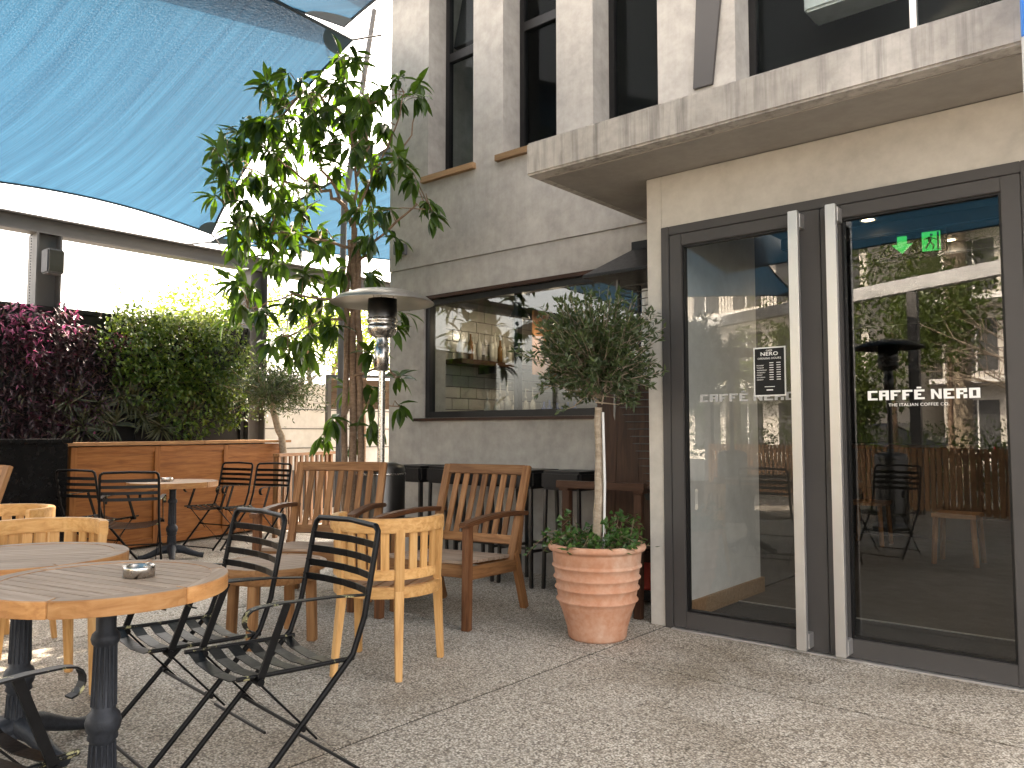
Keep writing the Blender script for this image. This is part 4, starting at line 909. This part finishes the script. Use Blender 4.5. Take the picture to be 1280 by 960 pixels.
for px, py, rx, ry, n in ((8, 398, 30, 22, 90), (32, 405, 26, 26, 110), (40, 440, 24, 20, 70), (85, 388, 16, 10, 30), (82, 412, 12, 9, 26), (150, 425, 12, 12, 30)):
    wall_plant('pink_tipped_plant', px, py, rx, ry, n, .09, .03, ['pink_leaf', 'purple_leaf'], [3, 1], 'bright pink leaf tips rising from the purple plants on the living wall', 'plant', 'pink tips on the living wall', .3)
for px, py, rx, ry, n in ((165, 430, 45, 50, 950), (215, 440, 50, 52, 1100), (262, 460, 42, 55, 1000), (285, 490, 26, 50, 600), (190, 480, 50, 36, 600), (240, 515, 50, 36, 600)):
    wall_plant('green_shrub', px, py, rx, ry, n, .065, .038, ['shrub_leaf', 'sunlit_leaf'], [5, 1], LBG.pop(0), 'shrub', GPP, .36)
for px, py, rx, ry, n in ((175, 402, 42, 16, 330), (225, 405, 45, 18, 380), (270, 410, 34, 26, 360), (300, 450, 14, 28, 200)):
    wall_plant('sunlit_shrub', px, py, rx, ry, n, .06, .034, ['sunlit_leaf', 'shrub_leaf'], [3, 1], 'sunlit yellow green shrub top along the upper edge of the living wall', 'shrub', 'sunlit shrubs on the living wall', .34)
for px, py in ((85, 500), (120, 512), (150, 495), (178, 520), (205, 500), (140, 530), (235, 520), (200, 535), (100, 535), (165, 505)):
    c = gp(px, py); t = empty('spiky_plant', Vector((GX, c.y, c.z)), label='spiky plant with a rosette of narrow bronze green blades low on the living wall', cat='plant', group='spiky plants on the living wall'); lf = MB()
    for k in range(46):
        a = rnd.uniform(0, 6.283); e = rnd.uniform(.1, 1.2); dr = Vector((math.sin(e) * .8 + .3, math.cos(a) * 1.0, math.sin(a) * 1.0 + .1)); lf.leaf(Vector((.12, 0, 0)) + gauss3(.02), dr, Vector((1, 0, .3)) + rv(.2), rnd.uniform(.18, .3), .02, 0, .2, .25, 2)
    lf.build('foliage', 'blade_leaf', t, None, 0, 'stuff')
for px, y0, y1 in ((128, 342, 400), (150, 358, 410), (247, 355, 410), (238, 365, 410)):
    a, c = gp(px, y1), gp(px, y0); t = empty('wispy_shoot', Vector((GX, a.y, a.z)), label='thin pale shoot rising above the living wall', cat='plant', group='shoots above the living wall'); mb = MB(); q_ = c - t.location; mb.tube([(.05, 0, 0), q_ * .5 + Vector((.08, .02, 0)), q_], .003, 4); mb.build('stem', 'bark', t)
    lf = MB()
    for k in range(30): lf.leaf(q_ * rnd.uniform(.2, 1) + gauss3(.02), rv(), Vector((0, 0, 1)), .05, .02)
    lf.build('foliage', 'sunlit_leaf', t, None, 0, 'stuff')

# ---- olive tree behind the counter
ob_ = dep(357, 560, 9.9); ob_.z = 0; ot = empty('olive_tree', ob_, label='small leaning olive tree with pale trunk between counter and grey wall', cat='tree')
mb = MB(); limb_mesh(mb, [(0, 0, 0), rel2 if 0 else dep(352, 545, 9.9) - ob_, dep(340, 505, 9.9) - ob_, dep(335, 480, 9.9) - ob_], .05, .03, 8, .01); mb.build('trunk', 'pale_bark', ot)
lf = MB(); mb = MB()
for k in range(190):
    x = rnd.gauss(345, 34); y = rnd.gauss(478, 20)
    if y > 520: continue
    e = dep(x, y, 9.9 + rnd.gauss(0, .3)) - ob_; s0 = dep(338, 495, 9.9) - ob_; mb.tube([s0.lerp(e, .25), s0.lerp(e, .6) + gauss3(.03), e], .0022, 4, 0, False)
    for j in range(26): lf.leaf(s0.lerp(e, rnd.uniform(.45, 1.05)) + gauss3(.05), rv(), rv(), rnd.uniform(.045, .08), .017)
lf.build('crown', 'olive_leaf', ot, None, 0, 'stuff'); mb.build('branches', 'pale_bark', ot, None, 0, 'stuff')

# ---- sunlit shrubs and trees beyond the boundary
def round_shrub(name, c, rx, rz_, n, L, mats, label, group=None, cat='shrub', trunk=True):
    t = empty(name, (c.x, c.y, 0), label=label, cat=cat, group=group); lf = MB(); mb = MB()
    if trunk: limb_mesh(mb, [(0, 0, 0), (0, 0, c.z * .6), (0, 0, c.z)], .06, .03, 6, .03); mb.build('trunk', 'bark', t)
    lob = [(rv(.55), rnd.uniform(.45, .7)) for k in range(9)]
    for k in range(n):
        o_, s_ = rnd.choice(lob); a = rv(); a.normalize(); a = o_ + a * s_ * rnd.uniform(.7, 1.05); p = Vector((a.x * rx, a.y * rx, c.z + a.z * rz_))
        if p.z < .05: continue
        lf.leaf(p, rv() + Vector((0, 0, .2)), rv() + Vector((0, 0, .6)), rnd.uniform(.7, 1.3) * L, L * .5)
    lf.build('crown', mats, t, None, 0, 'stuff'); return t
for px, py, d, rx in ((262, 400, 12.4, .9), (225, 408, 12.0, .7), (300, 395, 12.8, .8), (385, 420, 13, .9), (455, 430, 13, 1.0), (420, 395, 14, .9)):
    round_shrub('garden_shrub', dep(px, py, d), rx, rx * .75, 1500, .08, ['sunlit_leaf'], 'pale sunlit shrub growing beyond the boundary wall', 'shrubs beyond the boundary')
# boundary walls
bw = empty('boundary_wall', (-10.6, 8.6, 0), label='pale rendered boundary wall with dark plinth behind the tall tree', cat='wall')
boxpart('wall', 'white_render', bw, (-.1, -2.7, .62), (.1, 5, 1.9)); boxpart('plinth', 'frame_grey', bw, (-.13, -2.72, 0), (.13, 5, .62)); boxpart('coping', 'white_render', bw, (-.14, -2.72, 1.9), (.14, 5, 1.96))
for k in range(3): boxpart('board_line', 'beam_grey', bw, (.101, -2.7, .95 + k * .3), (.112, 5, .965 + k * .3), 0)
c = dep(410, 520, 10.8); gt = empty('gate_post', (c.x, c.y, 0), label='thin dark metal gate frame beside the tall tree', cat='gate')
boxpart('post', 'beam_grey', gt, (-.03, -.03, 0), (.03, .03, 1.95)); boxpart('post', 'beam_grey', gt, (.55, .75, 0), (.61, .81, 1.95)); bar('top_rail', 'beam_grey', gt, (-.03, -.03, 1.97), (.61, .81, 1.97), .05, .04); bar('infill', 'bark', gt, (.02, .03, 1.72), (.55, .75, 1.72), .02, .4)

# ================================================================ steel frame, speaker, sails
sf_ = empty('steel_frame', (GX - .05, 3.3, 0), label='dark grey steel beam on posts above the living wall', cat='frame')
def ibeam(name, p, q_, h, wd, up=(0, 0, 1)):
    p, q_ = Vector(p), Vector(q_); x = (q_ - p).normalized(); u = Vector(up); y = u.cross(x).normalized(); L = (q_ - p).length; b = MB()
    b.box((0, 0, h / 2 - .01), (L, wd, .02)); b.box((0, 0, -h / 2 + .01), (L, wd, .02)); b.box((0, 0, 0), (L, .014, h - .04)); o = b.build(name, 'beam_grey', sf_, None, .002)
    z = x.cross(y); c = (p + q_) / 2; o.matrix_basis = Matrix(((x.x, y.x, z.x, c.x), (x.y, y.y, z.y, c.y), (x.z, y.z, z.z, c.z), (0, 0, 0, 1))); return o
ibeam('beam', (0, -8, 3.5), (0, 6.5, 3.5), .19, .19)
for y in (.0, 2.62, -3.2, 5.6): ibeam('post', (0, y + .02, 0), (0, y + .02, 3.404), .26, .26, (0, 1, 0))
for y in (.0, 2.62):
    b = MB()
    for k in range(44): b.box((.0, y - .125, 2.0 + k * .032), (.012, .008, .014)); b.box((0, y + .165, 2.0 + k * .032), (.012, .008, .014))
    b.build('rivets', 'frame_black', sf_)
sp = empty('loudspeaker', onx(66, 328, GX + .2), rz=R(90), label='grey wall mounted loudspeaker on the steel post above the purple plants', cat='speaker')
m = MB(); m.prism([(-.1, .06), (.1, .06), (.085, -.1), (-.085, -.1)], -.135, .135); m.build('cabinet', 'conduit', sp, None, .015); m = MB(); m.prism([(-.075, -.101), (.075, -.101), (.07, -.108), (-.07, -.108)], -.115, .115); m.build('grille', 'steel_dark', sp, None, .003); boxpart('bracket', 'frame_black', sp, (-.02, .06, -.03), (.02, .17, .03))

def sail(name, C, inset, sag, label, nu=40, patches=(), parent_mat='sail_cloth'):
    """four cornered tension sail: edges curve inwards, corners carry dark reinforcement patches"""
    C = [Vector(c) for c in C]; cen = sum(C, Vector()) / 4; o0 = empty(name, cen, label=label, cat='shade sail', group='blue shade sails')
    def edge(a, c, u):
        p = a.lerp(c, u); k = 4 * u * (1 - u); return p.lerp(cen, inset * k)
    def P_(u, v):
        e0, e1 = edge(C[0], C[1], u), edge(C[3], C[2], u); f0, f1 = edge(C[0], C[3], v), edge(C[1], C[2], v)
        bl = (C[0] * (1 - u) + C[1] * u) * (1 - v) + (C[3] * (1 - u) + C[2] * u) * v
        p = e0 * (1 - v) + e1 * v + f0 * (1 - u) + f1 * u - bl; p.z -= sag * 16 * u * (1 - u) * v * (1 - v); return p
    vs = [P_(i / nu, j / nu) - cen for j in range(nu + 1) for i in range(nu + 1)]
    fs = [(j * (nu + 1) + i, j * (nu + 1) + i + 1, (j + 1) * (nu + 1) + i + 1, (j + 1) * (nu + 1) + i) for j in range(nu) for i in range(nu)]
    b = MB(); b.add(vs, fs, 0, True); me = b.mesh('cloth', parent_mat); uv = me.uv_layers.new(name='UVMap')
    for lp in me.loops: vi = lp.vertex_index; pw_ = vs[vi] + cen; uv.data[lp.index].uv = (pw_.dot(SU), pw_.dot(SV))
    link('cloth', me, o0)
    for (f_) in (lambda t: (t, 0), lambda t: (t, 1), lambda t: (0, t), lambda t: (1, t)):
        b = MB(); b.tube([P_(*f_(i / nu)) - cen for i in range(nu + 1)], .016, 6); b.build('edge_hem', 'sail_hem', o0)
    dn = Vector((0, 0, -.012))
    for k in range(4):
        b = MB(); n = 10; s_ = .06; uu = lambda t: (t if k in (0, 3) else 1 - t); vv = lambda t: (t if k < 2 else 1 - t); vs2 = []
        for i in range(n + 1):
            a = i / n * math.pi / 2
            for rr in (0, .5, 1): vs2.append(P_(uu(s_ * rr * math.cos(a)), vv(s_ * rr * math.sin(a))) - cen + dn)
        for i in range(n + 1): vs2 += []
        fs2 = [(i * 3 + j, i * 3 + 3 + j, i * 3 + 4 + j, i * 3 + 1 + j) for i in range(n) for j in range(2)]
        b.add(vs2, fs2); b.build('corner_patch', 'sail_patch', o0)
        cdir = (C[k] - cen).normalized(); b = MB(); b.tube([C[k] - cen, C[k] - cen + cdir * .35], .012, 6); b.build('corner_shackle', 'steel_dark', o0)
    return o0
S1 = onx(264, 292, -9.25)
_n = (onx(-40, 222, -9.25) - S1).cross(dep(440, 50, 8.3) - S1).normalized()
def on_sail(x, y): r_ = ray(x, y); return CAM + r_ * ((S1 - CAM).dot(_n) / r_.dot(_n))
SV = (on_sail(240, 100) - on_sail(125, 230)).normalized(); SU = SV.cross(_n).normalized()     # weave direction of the cloth
S1 = onx(264, 292, -9.25); S0 = onx(-40, 222, -9.25); S2 = dep(440, 50, 8.3)
sail('shade_sail', [S0, S1, S2, Vector((-4.2, -1.2, 4.5))], .085, .12, 'large sky blue shade sail stretched above the living wall')
Q0 = dep(430, 44, 8.5) + Vector((0, 0, .1)); Q1 = Q0 + (dep(520, -22, 6.5) - Q0) * 3.0
sail('shade_sail', [Q0, Q1, Vector((1.2, -2.2, 3.75)), Vector((-5.8, -3.6, 3.9))], .045, .15, 'dark blue shade sail overhead reaching to the concrete facade')
sail('shade_sail', [Vector((-9.3, 1.9, 4.2)), Vector((-4.6, -1.6, 4.35)), Vector((-5.5, -6.0, 3.8)), Vector((-9.3, -4.5, 3.9))], .07, .12, 'blue shade sail over the far side of the patio by the street')
sail('shade_sail', [Vector((-9.75, 5.35, 3.72)), Vector((-10.2, 11, 4.3)), Vector((-6.3, 11, 4.9)), Vector((-6.35, 5.5, 4.25))], .035, .1, 'pale blue shade sail beyond the tall tree beside the building')
ms = empty('sail_mast', dep(424, 500, 8.9).xy.to_3d(), label='slim leaning grey steel mast holding the sail corner behind the tree', cat='mast')
b = MB(); a0 = ms.location.copy(); b.tube([dep(410, 430, 8.9) * 0 + Vector((0, 0, 0)), dep(430, 260, 8.9) - a0, dep(468, 12, 8.9) - a0], [.04, .035, .03], 12); b.build('pole', 'conduit', ms)
b = MB(); b.tube([dep(463, 40, 8.9) - a0, dep(487, 32, 8.8) - a0], .008, 6); b.build('tie_rod', 'steel', ms)

# ================================================================ what the glass reflects: patio edge and street behind the camera
h2 = make_heater('steel_dark', 'frame_black'); h2.location = (-2.8, -1.75, 0); prop(h2, 'black mushroom patio heater reflected in the entrance door glass', 'heater', 'black heaters at the patio edge')
h3 = copy_tree(h2); h3.location = (-4.7, -1.3, 0)
pf = empty('pergola_frame', (-7.3, -5.9, 0), label='pale steel beam on posts along the street edge of the patio', cat='frame')
P0 = Vector((0, 0, 0)); P1 = Vector((8.6, 4.0, 0)); dvn = P1.normalized()
bar('beam', 'white_plastic', pf, (0, 0, 3.4), (8.6, 4.0, 3.4), .14, .2)
for k in range(5): p = P1 * (k / 4); boxpart('post', 'beam_grey', pf, (p.x - .07, p.y - .07, 0), (p.x + .07, p.y + .07, 3.299))
fn = empty('slat_fence', (-7.2, -5.7, 0), rz=math.atan2(4.0, 8.6), label='low slatted wooden fence along the street edge of the patio', cat='fence')
for z in (.15, .88): bar('rail', 'teak_mid', fn, (0, 0, z), (9.3, 0, z), .05, .06)
for k in range(92): bar('slat', 'teak_mid', fn, (.05 + k * .1, .036, .08), (.05 + k * .1, .036, .98), .07, .02, (0, 1, 0))
hg = empty('street_hedge', (-3.2, -4.9, 0), rz=math.atan2(4.0, 8.6), label='clipped green hedge behind the slatted fence at the street', cat='hedge'); lf = MB(); bx = MB()
for k in range(7000): lf.leaf(Vector((rnd.uniform(-4.6, 5.0), rnd.uniform(-.3, .3), rnd.uniform(.1, 1.25 + .15 * math.sin(k)))), rv(), rv(), rnd.uniform(.05, .1), .035)
lf.build('foliage', ['shrub_leaf'], hg, None, 0, 'stuff'); mb = MB()
for k in range(20): x = -4.4 + k * .48; mb.tube([(x, 0, 0), (x + .05, 0, .6), (x, .03, 1.0)], .02, 5)
mb.build('stems', 'bark', hg, None, 0, 'stuff')
def palm(x, y, h, r0, lab):
    t = empty('palm_tree', (x, y, 0), label=lab, cat='tree'); mb = MB(); n = 64; prof = []
    for i in range(n): z = h * i / n; rr = r0 * (1.15 - .3 * i / n); prof += [(rr * .9, z), (rr * 1.1, z + h / n * .8)]
    mb.lathe(prof, 16); mb.build('trunk', 'pale_bark', t); lf = MB()
    for k in range(22):
        a = k * 2.4; e = rnd.uniform(-.2, .9); o_ = Vector((math.cos(a), math.sin(a), 0)); pts = [Vector((0, 0, h)) + o_ * (2.2 * u) + Vector((0, 0, e * 2.0 * u - 2.2 * u * u)) for u in (0, .25, .5, .75, 1)]
        lf.tube(pts, [.03, .02, .015, .01, .004], 4, 0, False)
        for j in range(34):
            u = .15 + .85 * j / 34; i = min(3, int(u * 4)); p = pts[i].lerp(pts[i + 1], u * 4 - i); sd_ = o_.cross(Vector((0, 0, 1)))
            for s_ in (-1, 1): lf.leaf(p, sd_ * s_ + o_ * .6 + Vector((0, 0, -.3)), Vector((0, 0, 1)), .5, .035)
    lf.build('crown', 'palm_leaf', t, None, 0, 'stuff')
palm(-2.2, -9.8, 7.5, .32, 'thick trunked palm tree at the street beyond the hedge'); palm(-3.8, -11.2, 6.5, .25, 'slimmer palm tree farther along the street')
palm(-8.2, -9.0, 2.6, .18, 'low palm tree behind the slatted fence')
for k, (x, y, z_, r_) in enumerate(((-3.4, -8.4, 3.2, 1.4), (-5.0, -10.6, 4.4, 1.9), (-9.8, -7.6, 2.0, 1.5), (-7.0, -9.8, 2.6, 1.7), (-5.2, -8.6, 1.6, 1.0))): round_shrub('street_tree', Vector((x, y, z_)), r_, r_ * 1.1, 2600, .13, ['palm_leaf'], 'leafy tree beyond the hedge at the street', 'leafy street trees', 'tree')
bt = empty('bare_tree', (-1.4, -6.6, 0), label='bare branched tree overhanging the street hedge', cat='tree'); mb = MB(); limb_mesh(mb, [(0, 0, 0), (.1, 0, 1.2), (0, .1, 2.2)], .08, .05, 8, .03); mb.build('trunk', 'bark', bt); mb = MB()
for k in range(46):
    a = rv(); a.z = abs(a.z) * .8 + .1; a.normalize(); s0 = Vector((0, .05, rnd.uniform(1.4, 2.2))); e = s0 + a * rnd.uniform(1.0, 2.4); md = s0.lerp(e, .5) + gauss3(.12); mb.tube([s0, md, e], [.022, .012, .004], 5)
    for j in range(3): f_ = md.lerp(e, rnd.random()); mb.tube([f_, f_ + (a + rv(.8)).normalized() * rnd.uniform(.3, .8)], [.008, .003], 4)
mb.build('branches', 'pale_bark', bt, None, 0, 'stuff')
# street buildings
def street_building(x, y, w_, d_, h, label, rz_):
    t = empty('street_building', (x, y, 0), rz=rz_, label=label, cat='building'); boxpart('wall', 'far_building', t, (-w_ / 2, -d_, 0), (w_ / 2, 0, h), .02)
    fl = int(h / 3)
    for f_ in range(fl):
        z = f_ * 3
        boxpart('balcony_slab', 'print_white', t, (-w_ / 2 - .1, .001, z + 3.0), (w_ / 2 + .1, 1.1, z + 3.18))
        n = int(w_ / 2.2)
        for k in range(n):
            xx = -w_ / 2 + 1.2 + k * 2.2; wd_ = boxpart('window', 'far_glazing', t, (xx - .7, .002, z + .5), (xx + .7, .05, z + 2.4)); boxpart('pane_frame', 'print_white', wd_, (-.03, -.06, -.95), (.03, .03, .95), 0)
        if f_:
            b = MB()
            for k in range(int(w_ / .16)): xx = -w_ / 2 + k * .16; b.box((xx, 1.05, z + .18 + .5), (.02, .02, 1.0))
            b.box((0, 1.05, z + 1.2), (w_, .04, .04)); b.build('railing', 'frame_grey', t)
street_building(-.5, -24, 13, 8, 19, 'pale apartment building with balconies across the street', R(8)); street_building(-14, -23, 11, 8, 16, 'lower pale street building with balconies beyond the trees', R(14))
# parked cars
def car(x, y, rz_, mat, label):
    t = empty('parked_car', (x, y, -.012), rz=rz_, label=label, cat='car', group='cars parked along the street'); b = MB()
    pr_ = [(-2.1, .35), (-2.15, .62), (-2.05, .88), (-1.45, .95), (-.75, 1.4), (.55, 1.45), (1.25, 1.12), (2.05, .92), (2.15, .6), (2.1, .3)]
    b.prism(pr_, -.82, .82, Matrix.Rotation(R(90), 4, 'X')); b.build('body', mat, t, None, .07)
    for s in (-1, 1):
        m = MB(); m.prism([(-1.25, .98), (-.68, 1.34), (.5, 1.38), (1.05, 1.1), (.9, .98)], .821, .828, Matrix(((1, 0, 0, 0), (0, 0, s, 0), (0, 1, 0, 0), (0, 0, 0, 1)))); m.build('side_window', 'far_glazing', t)
        boxpart('tail_lamp', 'red_lamp', t, (-2.15, s * .68 - .12, .72), (-2.09, s * .68 + .12, .86)); boxpart('headlight', 'white_plastic', t, (2.07, s * .64 - .14, .66), (2.15, s * .64 + .14, .78))
        for xx in (-1.3, 1.3):
            w_ = MB(); w_.lathe([(0, -.1), (.2, -.1), (.31, -.1), (.325, -.08), (.325, .08), (.31, .1), (.2, .1), (0, .1)], 24); o = w_.build('wheel', 'tyre', t, (xx, s * .76, .325)); o.rotation_euler = (R(90), 0, 0); r_ = MB(); r_.lathe([(0, .104), (.19, .104), (.2, .1), (.2, -.1), (.19, -.104), (0, -.104)], 16); r_.build('rim', 'aluminium', o)
    m = MB(); m.add([(-1.5, -.7, .97), (-1.5, .7, .97), (-.8, .66, 1.39), (-.8, -.66, 1.39)], [(0, 1, 2, 3)]); m.v = [(x_ - .03, y_, z_ + .03) for x_, y_, z_ in m.v]; m.build('rear_window', 'far_glazing', t)
    m = MB(); m.add([(1.3, -.68, 1.1), (1.3, .68, 1.1), (.6, .64, 1.43), (.6, -.64, 1.43)], [(0, 1, 2, 3)]); m.v = [(x_ + .03, y_, z_ + .03) for x_, y_, z_ in m.v]; m.build('windscreen', 'far_glazing', t); boxpart('number_plate', 'print_white', t, (-2.18, -.25, .5), (-2.13, .25, .62), .0)
car(-1.2, -13.4, R(8), 'car_silver', 'silver hatchback parked in the street beyond the hedge'); car(-6.3, -13.8, R(6), 'car_dark', 'dark saloon car parked in the street beyond the hedge')
